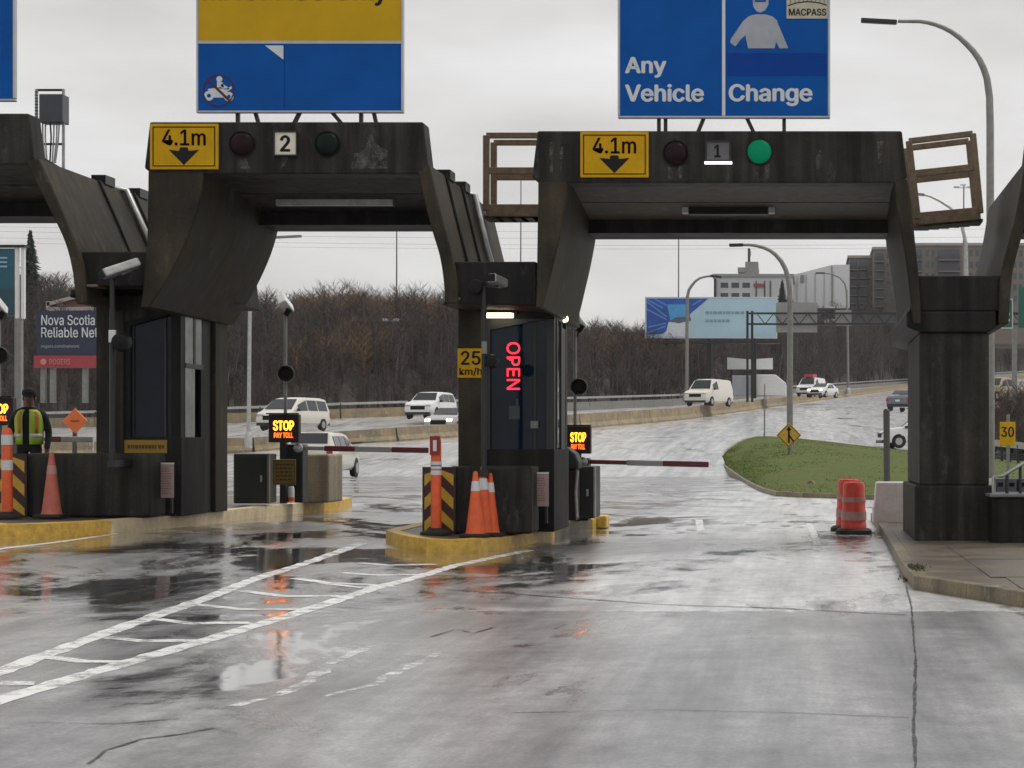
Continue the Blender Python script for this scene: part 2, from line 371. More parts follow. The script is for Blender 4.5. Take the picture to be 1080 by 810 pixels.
def sheet(rows, name, m, dense=5, dz=0):
    mb = MB(); cols = []
    for i in range(len(PX)-1):
        for k in range(dense): cols.append(PX[i]+(PX[i+1]-PX[i])*k/dense)
    cols.append(PX[-1]); n = len(cols)
    for r in rows:
        for c in cols: mb.v.append(lerp_row(r, c)+Vector((0, 0, dz)))
    for j in range(len(rows)-1):
        for i in range(n-1): mb.f.append((j*n+i, j*n+i+1, (j+1)*n+i+1, (j+1)*n+i))
    return struct(mb.build(name, m, smooth=60))
base = MB().add([(-1400, -60, -.9), (1400, -60, -.9), (1400, 1900, -.9), (-1400, 1900, -.9)], [(0, 1, 2, 3)]).build('ground', m_earth); struct(base)
# plaza surface
mb = MB(); xs = [-60, -40, -25, -14, -10, -8.8, -7.5, -6, -4.5, -3.2, -1, 2.2, 8, 20, 45, 70]; ys = [-20, 0, 5, 10, 14.6, 20, 25, 30, 35, 40, 47, 54, 61, 68, 75]
for y in ys:
    for x in xs: mb.v.append(Vector((x, y, gz(x, y))))
nx = len(xs)
for j in range(len(ys)-1):
    for i in range(nx-1): mb.f.append((j*nx+i, j*nx+i+1, (j+1)*nx+i+1, (j+1)*nx+i))
plaza = struct(mb.build('plaza_road', m_asphalt, smooth=60))
approach = sheet([r1, r2, r3], 'merging_road', m_hwy)
rb = [p+Vector((0, .5, .12)) for p in r3]
highway = sheet([rb, r4], 'highway', m_hwy)
rh2 = [a.lerp(b, .45)+Vector((0, 0, 1.2)) for a, b in zip(r4, rh)]
rfar = [Vector((p.x*1.0+(p.x/p.y)*400, p.y+400, p.z+4)) for p in rh]
rfar2 = [Vector((p.x+(p.x/p.y)*900, p.y+900, p.z+4)) for p in rh]
r4b = [p+Vector((0, .4, -.05)) for p in r4]
hill = sheet([r4b, rh2, rh, rfar, rfar2], 'hillside', m_earth)

def on_plaza(pts, dz):   # list of photo points -> plan points on the plaza
    return [G(x, y, dz) for x, y in pts]
def ribbon(ptsA, ptsB, name, m, parent, dz=.004):
    mb = MB(); n = len(ptsA)
    for p in ptsA+ptsB: mb.v.append(Vector((p.x, p.y, gz(p.x, p.y)+dz)))
    for i in range(n-1): mb.f.append((i, i+1, n+i+1, n+i))
    return mb.build(name, m, parent)
def stripe(pts, wd, name='paint_or_glint_line', m=m_paint, parent=None, dz=.002, rag=0.):
    P = [G(x, y) for x, y in pts]; Q = []
    for i in range(len(P)-1):
        k = max(1, int((P[i+1]-P[i]).length/.14))
        for j in range(k): Q.append(P[i].lerp(P[i+1], j/k))
    Q.append(P[-1]); A, B = [], []
    for i, p in enumerate(Q):
        d = Q[min(i+1, len(Q)-1)]-Q[max(i-1, 0)]; d.z = 0; d.normalize(); nn = Vector((-d.y, d.x, 0))*wd/2
        A.append(p+nn*(1+random.uniform(-rag, rag))); B.append(p-nn*(1+random.uniform(-rag, rag)))
    return ribbon(A, B, name, m, parent, dz)
def lane_poly(pts, name, m, parent, dz):
    mb = MB(); mb.v = [Vector((p.x, p.y, gz(p.x, p.y)+dz)) for p in pts]; mb.f = [tuple(range(len(pts)))]
    return mb.build(name, m, parent)
# painted gore markings, plus two wet glints drawn as pale stripes
def c1(u, v): return (u/2.6125, 500+v/2.6125)
def c2(u, v): return (340+u/2.842, 540+v/2.842)
stripe([(-60, 731), c1(0, 545), c1(300, 435), c1(560, 345), c1(700, 290), c1(860, 240), c1(1000, 190)], .13, parent=plaza, rag=.2)
stripe([(-60, 757), c1(0, 622), c1(340, 522), c1(560, 460), c1(830, 380), c1(1045, 310), c2(250, 205), c2(400, 160), c2(620, 115)], .13, parent=plaza, rag=.2)
for rg in [[c1(0, 577), c1(95, 577)], [c1(135, 505), c1(225, 517), c1(340, 518)], [c1(290, 450), c1(390, 460), c1(560, 460)],
           [c1(430, 400), c1(530, 412), c1(690, 410)], [c1(545, 360), c1(660, 373), c1(840, 373)], [c1(665, 322), c1(780, 337), c1(940, 337)],
           [c1(810, 287), c1(900, 300), c1(1045, 307)], [c2(5, 215), c2(110, 226), c2(215, 222)], [c2(60, 183), c2(170, 190), c2(300, 188)], [c2(110, 153), c2(200, 160), c2(340, 157)]]:
    stripe(rg, .14, parent=plaza, dz=.003, rag=.25)
stripe([c1(650, 640), c1(760, 612), c1(850, 575), c1(920, 515), c1(1045, 470), c2(190, 390)], .08, m=m_glint, parent=plaza, rag=.6)  # wet glint on the road, put in as a ragged white stripe
stripe([c2(5, 553), c2(140, 520), c2(275, 460), c2(345, 420)], .06, m=m_glint, parent=plaza, rag=.8)  # second, thinner wet glint, painted the same way
stripe([(-40, 587), (0, 579), (60, 572), (124, 563)], .09, parent=plaza, rag=.2)
stripe([(737, 548), (739, 560)], .12, parent=plaza, dz=.003, rag=.2)
stripe([(853, 552), (861, 570), (861, 582)], .10, parent=plaza, dz=.003, rag=.2)
# joints and sealed cracks
stripe([(966, 830), (964, 760), (966, 700), (961, 640), (956, 618)], .016, 'sealed_crack', m_tar, plaza, .003, .7)
stripe([(470, 622), (560, 628), (700, 638), (830, 642), (955, 649)], .05, 'slab_joint', m_tar, plaza, .003, .7)
stripe([(540, 752), (700, 749), (830, 752), (958, 757)], .012, 'slab_joint', m_tar, plaza, .003, .7)
stripe([(455, 672), (480, 664), (500, 668), (520, 662)], .025, 'sealed_crack', m_tar, plaza, .003, .7)
stripe([(30, 762), (120, 764), (190, 758)], .018, 'sealed_crack', m_tar, plaza, .003, .7)
stripe([(95, 806), (110, 792), (150, 780), (190, 775), (225, 768)], .03, 'sealed_crack', m_tar, plaza, .003, .7)

# ------------------------------------------------------------------ islands
def inset(poly, d):
    n = len(poly); out = []
    for i in range(n):
        p0, p1, p2 = [Vector(poly[(i+k) % n]) for k in (-1, 0, 1)]
        a = (p1-p0).normalized(); b = (p2-p1).normalized(); na = Vector((-a.y, a.x)); nb = Vector((-b.y, b.x))
        m = (na+nb)/2; m /= max(.35, m.length_squared); out.append(p1+m*d)
    return out
def island(poly, name, h, kd, split):
    """poly counter-clockwise in plan; kerb pieces up to index list 'split' are painted"""
    top = struct(MB().slabz([tuple(p) for p in inset(poly, kd)], lambda x, y: gz(x, y)-.1, lambda x, y: gz(x, y)+h-.008).build(name, m_walk))
    inn = inset(poly, kd); n = len(poly)
    for i in range(n):
        j = (i+1) % n
        mb = MB(); q = [poly[i], poly[j], tuple(inn[j]), tuple(inn[i])]
        mb.slabz(q, lambda x, y: gz(x, y)-.1, lambda x, y: gz(x, y)+h)
        mb.build('kerb', split(i), top)
    return top
pr = [(407, 572), (418, 576), (432, 579.5), (450, 582), (471, 583), (488, 583), (504, 582), (533, 579), (561, 574), (585, 567), (608, 561), (625, 558), (639, 556.5)]
P1 = [tuple(G(x, y).xy) for x, y in pr]
P1 += [(-3.05, 29.3), (-3.3, 29.8), (-4.9, 29.9), (-5.25, 27.5)]
island(P1, 'toll_island', .15, .17, lambda i: m_kerby if i < 9 or i == 15 else m_kerb if i < 11 else m_kerby)
P2 = [(-13.0, 21.6), (-11.2, 21.9), (-10.0, 22.25)]+[tuple(G(x, y).xy) for x, y in [(0, 568.5), (52, 567), (90, 565), (117, 563), (161, 559), (205, 554.5), (244, 550), (280, 545.5), (320, 541), (358, 538)]]+[(-7.9, 33.0), (-8.6, 33.3), (-12.5, 33.0), (-13.2, 27)]
island(P2, 'toll_island', .16, .17, lambda i: m_kerby if i < 6 else m_kerbw if i < 11 else m_kerby)
bpy.data.objects['toll_island']['label'] = 'narrow kerbed island under the red OPEN booth'
bpy.data.objects['toll_island.001']['label'] = 'kerbed island with faded yellow edge at the left'

# right-hand pavement with slabs and mossy kerb
kp = [(1150, 655), (1080, 641), (1020, 631), (965, 622), (953, 608), (946, 594), (936, 575), (927, 560), (919, 549)]
KP = [G(x, y) for x, y in kp]
inner = [(1.42, 30.), (9., 30.), (9., 13.0)]
pave = struct(MB().slabz([tuple(p.xy) for p in KP[::-1]][::-1]+[(1.35, 31.5), (10, 31.5), (10, KP[0].y)], -.1, .118).build('right_pavement', m_walk))
for i in range(len(KP)-1):
    a, b = KP[i], KP[i+1]; d = (b-a).normalized(); nrm = Vector((-d.y, d.x, 0))
    mb = MB(); o = -nrm*.03; q = [a+o, b+o, b+o+nrm*-.0, a+o]
    # kerb stone: a short block along the edge
    wv = Vector((d.y, -d.x, 0))*.12
    mb.slabz([tuple((a-wv*.1).xy), tuple((a+wv).xy), tuple((b+wv).xy), tuple((b-wv*.1).xy)], -.1, .128)
    mb.build('kerb', m_kerb, pave, bev=.015)
yk = [15.4, 16.7, 18.0, 19.3, 20.6, 21.9]
for j in range(len(yk)-1):
    for i in range(4):
        x0 = 1.62+i*1.5 if yk[j] > 16 else 1.75+i*1.5
        MB().box((x0+.008, yk[j]+.008, .05), (x0+1.492, yk[j+1]-.008, .126+random.uniform(-.002, .003))).build('paving_slab', m_walk, pave)

# ------------------------------------------------------------------ grass island at the right
gfront = [(762, 488), (766, 494), (775, 501), (785, 508), (796, 514.5), (808, 520), (822, 523.5), (850, 525), (900, 526.5), (960, 529), (1100, 536), (1240, 545)]
gback = [(762, 485), (768, 477), (776, 471), (787, 465.5), (798, 463), (812, 463), (830, 464), (855, 466.5), (890, 470.5), (957, 478), (1090, 489), (1240, 498)]
yf = [86, 80, 72, 65.5, 56, 50.2, 47, 45.8, 44.7, 43.0, 39, 35]
yb = [87, 90, 93, 95, 96, 97, 97.5, 98, 98.5, 99, 99, 99]
A = [W(x, y, d) for (x, y), d in zip(gfront, yf)]; B = [W(x, y, d) for (x, y), d in zip(gback, yb)]
mb = MB(); nr = 9; n = len(A)
for k in range(nr+1):
    t = k/nr
    for a, b in zip(A, B):
        p = a.lerp(b, t); p.z += .12+.10*math.sin(math.pi*t)+ (0.10 if 0 < k < nr else 0)*random.uniform(-.3, .3); mb.v.append(p)
for k in range(nr):
    for i in range(n-1): mb.f.append((k*n+i, k*n+i+1, (k+1)*n+i+1, (k+1)*n+i))
verge = struct(mb.build('grass_verge', m_grass, smooth=70))
for i in range(n-1):
    a, b = A[i], A[i+1]; d = (b-a); d.z = 0; d.normalize(); wv = Vector((d.y, -d.x, 0))*.16
    mb = MB(); v = [a+wv*.5, b+wv*.5, b-wv*.5, a-wv*.5]
    mb.add([p+Vector((0, 0, -.4)) for p in v]+[p+Vector((0, 0, .12)) for p in v], [(3,2,1,0),(4,5,6,7),(0,1,5,4),(1,2,6,5),(2,3,7,6),(3,0,4,7)]).build('kerb', m_kerb, verge)
for i in range(n-1):
    a, b = B[i], B[i+1]; d = (b-a); d.z = 0; d.normalize(); wv = Vector((d.y, -d.x, 0))*.22
    mb = MB(); v = [a+wv*.5, b+wv*.5, b-wv*.5, a-wv*.5]
    mb.add([p+Vector((0, 0, -.6)) for p in v]+[p+Vector((0, 0, .14)) for p in v], [(3,2,1,0),(4,5,6,7),(0,1,5,4),(1,2,6,5),(2,3,7,6),(3,0,4,7)]).build('kerb', m_concl, verge)
m_blade = mat('grass_blades', (.115, .165, .035), .8, spec=.1, var=.35, scale=.35)
mb = MB()
for _ in range(14000):
    t = random.random(); u = random.random()*(n-1); i = int(u); fr = u-i
    a = A[i].lerp(A[min(i+1, n-1)], fr); b = B[i].lerp(B[min(i+1, n-1)], fr); p = a.lerp(b, t)
    if p.x/p.y*F+VX > 1120: continue
    p.z += .11+.10*math.sin(math.pi*t); h = random.uniform(.015, .04); ang = random.uniform(0, 6.28); wd = random.uniform(.015, .03)
    dx, dy = math.cos(ang)*wd, math.sin(ang)*wd; lean = Vector((random.uniform(-.06, .06), random.uniform(-.06, .06), h))
    o = len(mb.v); mb.v += [p+Vector((dx, dy, 0)), p-Vector((dx, dy, 0)), p+lean]; mb.f.append((o, o+1, o+2))
g = mb.build('grass', m_blade); tag(g, 'short green grass on the roundabout verge', 'grass'); struct(g, 'stuff')

# ================================================================== TOLL CANOPIES
YG = 23.0
def e(px, py): p = W(px, py, YG); return (p.x, p.z)       # elevation point in the gantry plane
def poly_mb(poly, y0, y1): return MB().prism(poly, y0, y1)
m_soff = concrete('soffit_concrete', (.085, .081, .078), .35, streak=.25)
def canopy(label, fx0, fx1, ftop, fbot, soff_in, legs, depth=3.3, ms=None):
    ms = ms or m_conc
    """fascia beam in front, roof slab falling to the rear, rear beam, and side walls (inner, outer, how far back)"""
    x0, x1 = fx0, fx1
    t = thing('toll_canopy', label, 'canopy', ((x0+x1)/2, YG+2, 3.0), group='canopies over the toll lanes')
    MB().prism([(x0-.045, fbot+.03), (x0+.06, fbot-.04), (x1-.06, fbot-.04), (x1+.045, fbot+.03), (x1-.02, ftop), (x0+.02, ftop)], YG, YG+.36).build('fascia', m_conc, t, bev=.02)
    si0, si1 = soff_in
    def slab(y0, z0, y1, z1, th, name, m):
        v = [(x, y, z) for x in (si0-.03, si1+.03) for y, z in ((y0, z0), (y1, z1), (y1, z1+th), (y0, z0+th))]
        MB().add(v, [(0,1,2,3),(7,6,5,4),(0,4,5,1),(1,5,6,2),(2,6,7,3),(3,7,4,0)]).build(name, m, t)
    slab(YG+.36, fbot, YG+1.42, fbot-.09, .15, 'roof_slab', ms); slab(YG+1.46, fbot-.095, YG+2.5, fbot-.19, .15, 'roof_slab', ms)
    slab(YG+1.42, fbot-.05, YG+1.46, fbot-.05, .12, 'soffit_joint', m_concd)
    slab(YG+2.5, fbot-.37, YG+depth, fbot-.37, .45, 'rear_beam', m_concd)
    for inner, outer, back in legs:
        MB().prism(curve(inner)+curve(outer)[::-1], YG+.002, YG+back).build('side_wall', m_conct, t, smooth=32, bev=.02)
    return t
def curve(pts, k=5):          # smooth run through the measured profile points
    out = []; n = len(pts)
    for i in range(n-1):
        p0, p1, p2, p3 = [Vector(pts[min(max(j, 0), n-1)]) for j in (i-1, i, i+1, i+2)]
        for q in range(k):
            u = q/k; out.append(tuple(.5*((2*p1)+(p2-p0)*u+(2*p0-5*p1+4*p2-p3)*u*u+(3*p1-p0-3*p2+p3)*u**3)))
    return out+[tuple(pts[-1])]
def el(lst): return [e(*p) for p in lst]
zt1, zb1 = e(0, 138)[1], e(0, 189.5)[1]
# lane 1
L1_left_in = [(-2.89, zb1+.02), (-2.91, 4.25), (-2.95, 4.0), (-3.01, 3.7), (-3.08, 3.4), (-3.14, 3.15), (-3.2, 2.95)]
L1_left_out = [(-3.25, zb1+.12), (-3.25, 4.25), (-3.255, 4.0), (-3.26, 3.7), (-3.265, 3.4), (-3.27, 3.15), (-3.28, 2.95)]
L1_right_in = [(1.065, zb1+.02), (1.10, 4.2), (1.15, 3.9), (1.205, 3.55), (1.24, 3.3), (1.30, 2.75)]
L1_right_out = [(1.235, zb1+.02), (1.28, 4.2), (1.31, 3.9), (1.345, 3.55), (1.37, 3.3), (1.40, 2.75)]
cx0, cx1 = e(565, 0)[0], e(953, 0)[0]
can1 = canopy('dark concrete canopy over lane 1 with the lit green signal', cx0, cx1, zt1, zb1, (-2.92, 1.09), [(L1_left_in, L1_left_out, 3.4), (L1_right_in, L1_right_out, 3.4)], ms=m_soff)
# lane 2
zt2, zb2 = e(0, 128.5)[1], e(0, 180)[1]
L2_left_in = [(-7.30, zb2+.02), (-7.34, 4.3), (-7.42, 4.0), (-7.54, 3.7), (-7.69, 3.4), (-7.84, 3.15), (-7.97, 2.95)]
L2_left_out = [(-7.98, zb2+.12), (-7.985, 4.3), (-7.99, 4.0), (-8.0, 3.7), (-8.03, 3.4), (-8.05, 3.15), (-8.08, 2.95)]
L2_right_in = [(-4.72, zb2+.02), (-4.56, 3.97), (-4.45, 3.6), (-4.40, 3.3), (-4.38, 3.0)]
L2_right_out = [(-4.57, 4.70), (-4.40, 4.0), (-4.30, 3.6), (-4.24, 3.3), (-4.22, 3.0)]
can2 = canopy('dark concrete canopy over lane 2 with both signals dark', e(156, 0)[0], e(448, 0)[0], zt2, zb2, (-7.34, -4.74), [(L2_left_in, L2_left_out, 3.4), (L2_right_in, L2_right_out, 4.6)])
# lane 3 (only its right end is in the picture)
zt3, zb3 = e(0, 119.5)[1], e(0, 170)[1]
L3_right_in = [(-9.48, zb3+.02), (-9.18, 4.15), (-8.99, 3.74), (-8.9, 3.38), (-8.86, 3.0)]
L3_right_out = [(-9.30, 4.76), (-9.03, 4.15), (-8.86, 3.74), (-8.76, 3.38), (-8.72, 3.0)]
can3 = canopy('partly visible concrete canopy at the far left edge', -13.2, e(32, 0)[0], zt3, zb3, (-12.9, -9.5), [(L3_right_in, L3_right_out, 4.6), ([(-12.9, zb3), (-12.95, 3.4), (-13.1, 3.)], [(-13.1, zb3), (-13.2, 3.4), (-13.3, 3.)], 3.4)])
# lane 0 (beyond the right edge)
L0_in = [(2.82, 4.62), (2.70, 4.1), (2.56, 3.6), (2.50, 3.3), (2.46, 2.75)]
L0_out = [(2.66, 4.74), (2.55, 4.1), (2.42, 3.6), (2.36, 3.3), (2.34, 2.75)]
can0 = canopy('concrete canopy side wall at the right edge of the picture', 2.68, 7.2, zt1, zb1, (2.8, 7.0), [(L0_in, L0_out, 4.6), ([(7., zb1), (6.9, 3.)], [(7.2, zb1), (7.1, 3.)], 3.4)])
def add_part(parent, mb, name, m, **k): return mb.build(name, m, parent, **k)
# ribs, conduits and junction boxes on the outer faces of the side walls
for t, outer, ks in ((can2, L2_right_out, (1.0, 2.1, 3.3)), (can3, L3_right_out, (1.9, 3.2))):
    for k in ks:
        mb = MB(); mb.tube([(x+.015, YG+k, z) for x, z in outer[:4]], .02, 6); mb.build('rib', m_concd, t, smooth=50)
    for k in ks[:2]:
        MB().box((outer[0][0]-.16, YG+k+.2, outer[0][1]-.02), (outer[0][0]+.03, YG+k+.55, outer[0][1]+.10)).build('junction_box', m_dark, t)
    mb = MB(); o = outer
    mb.tube([(o[0][0]-.1, YG+2.7, o[0][1]), (o[0][0]+.07, YG+2.75, o[0][1]-.02), (o[1][0]+.05, YG+2.8, o[1][1]), (o[2][0]+.06, YG+2.8, o[2][1])], .045, 8); mb.build('conduit', m_steel, t, smooth=50)
# under-soffit light trough on lane 1
add_part(can1, MB().box((W(727, 0, YG+1.8).x, YG+1.7, zb1-.21), (W(810, 0, YG+1.8).x, YG+1.92, zb1-.1)), 'soffit_light', m_black)
for xx in (W(723, 0, YG+1.8).x, W(814, 0, YG+1.8).x): add_part(can1, MB().box((xx-.04, YG+1.72, zb1-.19), (xx+.04, YG+1.9, zb1-.1)), 'light_bracket', m_steel)
add_part(can2, MB().box((W(292, 0, YG+1.8).x, YG+1.75, zb2-.2), (W(415, 0, YG+1.8).x, YG+1.85, zb2-.1)), 'soffit_light', m_steel)

# ------------------------------------------------------------------ things on the fascias
def clearance_sign(x0, y0, x1, y1, label):
    Y = YG-.05; c = W((x0+x1)/2, y1, Y)
    t = thing('clearance_sign', label, 'sign', c, group='4.1 m clearance signs')
    rect(x0, y0, x1, y1, Y, .04).build('panel', m_amber, t, bev=.006)
    wd = (x1-x0)
    a = W(x0+3, y1-3, Y); b = W(x1-3, y0+3, Y)
    mb = MB(); q = .012
    for bx in (((a.x, a.z), (b.x, a.z+q)), ((a.x, b.z-q), (b.x, b.z)), ((a.x, a.z+q), (a.x+q, b.z-q)), ((b.x-q, a.z+q), (b.x, b.z-q))):
        mb.box((bx[0][0], Y-.004, bx[0][1]), (bx[1][0], Y, bx[1][1]))
    mb.build('border', m_black, t)
    lettering('4.1m', x0+13, y0+6, x1-13, y0+23, Y-.003, mat('sign_maroon_black', (.012, .003, .002), .6, spec=.05), t, bold=.015)
    cx = (x0+x1)/2; pts = [(cx-16, 27.5), (cx-5, 27.5+1.2), (cx-4, 25), (cx+4, 25), (cx+5, 28.7), (cx+16, 27.5), (cx, 43.5)]
    MB().prism([e2 for e2 in [((W(px, y0+py, Y).x), W(px, y0+py, Y).z) for px, py in pts]][::-1], Y-.005, Y-.0005).build('arrow', m_black, t)
    return t
clearance_sign(612, 139, 684, 187, 'amber clearance sign on the canopy with the green signal')
clearance_sign(158, 130.5, 230, 178.5, 'amber clearance sign on the canopy with the cream number plate')
def lane_signal(px, py, m, label):
    c = W(px, py, YG)
    t = thing('lane_signal', label, 'traffic light', c, group='round lane signals on the fascias')
    MB().lathe(c+Vector((0, 0, 0)), [(.158, 0), (.158, -.03), (.148, -.03), (.148, -.015)], 28, 'y').build('housing', m_black, t, smooth=40)
    MB().lathe(c+Vector((0, -.012, 0)), [(.147, 0), (.135, -.03), (.10, -.055), (.05, -.068), (.005, -.07)], 28, 'y').build('lens', m, t, smooth=60)
lane_signal(712.5, 162, m_lensr, 'unlit round signal beside the grey number plate')
lane_signal(801, 160, m_green, 'lit green round signal over lane 1')
lane_signal(255.5, 152, m_lensr, 'unlit round signal left of the cream number plate')
lane_signal(345.5, 152, m_lensg, 'unlit round signal right of the cream number plate')
def plate(px0, py0, px1, py1, s, mbk, label, line=False):
    Y = YG-.04; c = W((px0+px1)/2, py1, Y); t = thing('lane_number_plate', label, 'sign', c, group='lane number plates')
    rect(px0, py0, px1, py1, Y, .035).build('panel', mbk, t, bev=.005)
    cx = (px0+px1)/2
    lettering(s, cx-5.5 if s != '1' else cx-4, py0+3, cx+5.5 if s != '1' else cx+3, py1-3, Y-.003, m_black, t, 'numeral', .03)
    frame_mb(px0, py0, px1, py1, Y-.02, .015, .05).build('rim', m_dark, t)
    if line: rect(743, 170.2, 772, 172.6, Y-.06, .06).build('lit_strip', mat('white_led', (1, 1, 1), emit=1.4), t)
plate(289.5, 139.5, 312, 163, '2', mat('lit_plate', (.62, .57, .47), emit=.12), 'cream square plate with the black number 2')
plate(745, 149.5, 769.5, 169, '1', mat('dull_plate', (.11, .11, .115)), 'grey plate with black number 1 and white lit strip', True)

for cn, quads in ((can1, [[(704, 176), (711, 176), (709, 189), (705, 189)], [(715, 175), (722, 172), (720, 188), (716, 188)], [(794, 176), (800, 177), (799, 188), (795, 188)], [(806, 175), (812, 172), (811, 188), (808, 188)], [(579, 150), (584, 150), (583, 184), (580, 184)], [(590, 156), (594, 154), (593, 178), (591, 178)], [(860, 160), (866, 158), (865, 185), (861, 186)], [(925, 150), (932, 148), (930, 172), (926, 174)]]),
                  (can2, [[(370, 176), (374, 162), (384, 158), (388, 150), (386, 144), (393, 142), (395, 150), (402, 156), (409, 158), (409, 178), (371, 178)], [(251, 170), (260, 168), (264, 178), (253, 178)], [(299, 166), (304, 166), (300, 176), (296, 177)]])):
    for ql in quads: MB().prism([(W(x, y, YG).x, W(x, y, YG).z) for x, y in ql][::-1], YG-.003, YG+.01).build('lime_stain', m_stain, cn)
# ------------------------------------------------------------------ big overhead signs
def struts(t, pts, Y):
    for (xa, ya, xb, yb) in pts:
        MB().bar(W(xa, ya, Y), W(xb, yb, Y), .045, .05).build('strut', m_dark, t)
YS = YG+.12
t = thing('overhead_sign', 'large yellow and blue lane sign with crossed-out motorcycle above lane 2', 'sign', W(315, 118, YS), group='large overhead lane signs')
rect(209, -190, 423, 43, YS, .05).build('upper_panel', m_yel, t); rect(209, 46, 423, 116.5, YS, .05).build('lower_panel', m_blue, t)
frame_mb(209, -190, 423, 116.5, YS-.01, .026, .08).build('frame', m_signg, t, bev=.006)
rect(207.5, 43, 424.5, 46, YS-.008, .05).build('divider', m_signg, t)
lettering('MACPASS Only', 214, -22, 409, 6, YS-.004, m_black, t, bold=.02)
mb = MB(); P_ = [(279.5, 48), (299, 48), (299, 63)]
mb.prism([(W(x, y, YS).x, W(x, y, YS).z) for x, y in P_], YS-.005, YS-.001).build('arrow_tip', m_signw, t)
rect(299.4, 47, 300.2, 116, YS-.003, .003).build('seam', m_blue2, t)
# motorcycle pictogram with red bar
c = W(230.5, 95.5, YS); mb = MB()
def disc(mb, cx, cy, r, ys, ye, n=20, r2=None):
    p = W(cx, cy, YS); rr = r*YS/F
    if r2 is None: return mb.lathe(Vector((p.x, ys, p.z)), [(rr, ye-ys), (rr, 0)], n, 'y')
    q = r2*YS/F
    for k in range(n):
        a0, a1 = 2*math.pi*k/n, 2*math.pi*(k+1)/n
        pl = [(p.x+math.cos(a)*z, p.z+math.sin(a)*z) for a, z in ((a0, q), (a0, rr), (a1, rr), (a1, q))]
        mb.prism(pl, ys, ye)
    return mb
disc(mb, 220.5, 101, 5.2, YS-.006, YS-.001, r2=2.2); disc(mb, 241.5, 102, 5.0, YS-.006, YS-.001, r2=2.0); disc(mb, 231.5, 83.5, 3.2, YS-.006, YS-.001)
for pl in ([(219, 94), (233, 92), (240, 96), (238, 103), (226, 103)], [(229, 86), (235, 87), (237, 94), (229, 93)], [(234, 88), (242, 93), (241, 95), (233, 91)], [(238, 94), (244, 91), (245, 93), (240, 97)]):
    mb.prism([(W(x, y, YS).x, W(x, y, YS).z) for x, y in pl][::-1], YS-.0063, YS-.001)
mb.build('motorcycle_symbol', m_signw, t)
mb = MB(); disc(mb, 230.5, 95.5, 17, YS-.009, YS-.0065, 28, 15.6); mb.bar(W(219.5, 84.5, YS)+Vector((0, -.008, 0)), W(243, 107, YS)+Vector((0, -.008, 0)), .03, .003)
mb.build('prohibition_ring', mat('ring_red', (.06, .008, .02)), t)
struts(t, [(251, 116, 251, 131), (269, 117, 273, 131), (317, 117, 310, 131), (349, 117, 361, 131), (381, 117, 381, 131), (394, 117, 397, 131)], YS+.1)

t = thing('overhead_sign', 'large blue sign reading Any Vehicle and Change above lane 1', 'sign', W(763, 124, YS), group='large overhead lane signs')
rect(654, -190, 761.5, 122, YS, .05).build('left_panel', m_blue, t); rect(765, -190, 873, 122, YS, .05).build('right_panel', m_blue, t)
frame_mb(654, -190, 873, 122, YS-.01, .03, .08).build('frame', m_signg, t, bev=.012)
rect(761.5, -190, 765, 122, YS-.006, .05).build('divider', m_signw, t)
lettering('Any', 659, 60, 703, 82, YS-.004, m_signw, t, bold=.03); lettering('Vehicle', 659, 88.5, 742.5, 107.5, YS-.004, m_signw, t, bold=.03)
lettering('Change', 768.5, 88.5, 857, 112, YS-.004, m_signw, t, bold=.03)
rect(767, 56, 871.5, 80, YS-.003, .0025).build('overlay_strip', m_blue2, t)
mb = MB(); Q = lambda pl: [(W(x, y, YS).x, W(x, y, YS).z) for x, y in pl][::-1]
mb.prism(Q([(793, -8), (810.5, -8), (810.5, 5), (807, 11), (802, 13.5), (798, 12), (794.5, 7)]), YS-.006, YS-.001)
mb.prism(Q([(784, 22), (790, 17), (797, 15.2), (807, 15.2), (815, 17.5), (820, 22), (820, 37), (817, 51), (789, 51), (786, 37)]), YS-.006, YS-.001)
mb.prism(Q([(784, 21.9), (786.5, 37), (780, 46), (775, 49), (770, 44.5), (771, 41)]), YS-.0063, YS-.001); mb.prism(Q([(819, 21.5), (831.5, 51), (822, 51), (815, 37)]), YS-.0063, YS-.001)
mb.build('attendant_symbol', mat('symbol_grey', (.36, .38, .42)), t)
rect(796, 0, 808, 2, YS-.009, .002).build('visor_band', m_blue2, t)
mb = MB(); mb.prism(Q([(776, 49), (781, 42), (786.5, 37), (786.5, 50), (780, 48)]), YS-.0085, YS-.0066); mb.build('arm_gap', m_blue, t)
rect(829.5, -30, 873, 19.5, YS-.012, .012).build('logo_panel', mat('logo_cream', (.50, .47, .36)), t)
lettering('MACPASS', 832, 9, 871.5, 16.5, YS-.015, m_black, t, bold=.02)
mb = MB()
pv = [(831, 6), (840, 3), (852, 1.5), (864, 3), (872, 5.5)]
for (x0, y0), (x1, y1) in zip(pv, pv[1:]): mb.bar(W(x0, y0, YS-.014), W(x1, y1, YS-.014), .014, .003)
for k in range(9): mb.bar(W(834+k*4.4, 4-2*math.sin(k/8*3.14), YS-.014), W(834+k*4.4, -14, YS-.014), .006, .003)
mb.build('bridge_emblem', m_dark, t)
struts(t, [(695, 122, 695, 140), (702, 122, 702, 140), (743, 123, 736, 140), (787, 123, 795, 140), (827, 122, 827, 140)], YS+.1)

t = thing('overhead_sign', 'corner of a blue sign at the upper left edge', 'sign', W(-60, 107, YS), group='large overhead lane signs')
rect(-200, -190, 13, 104, YS, .05).build('panel', m_blue, t); frame_mb(-200, -190, 13, 104, YS-.01, .03, .08).build('frame', m_signg, t, bev=.012)
struts(t, [(-40, 104, -40, 122), (-90, 104, -90, 122)], YS+.1)

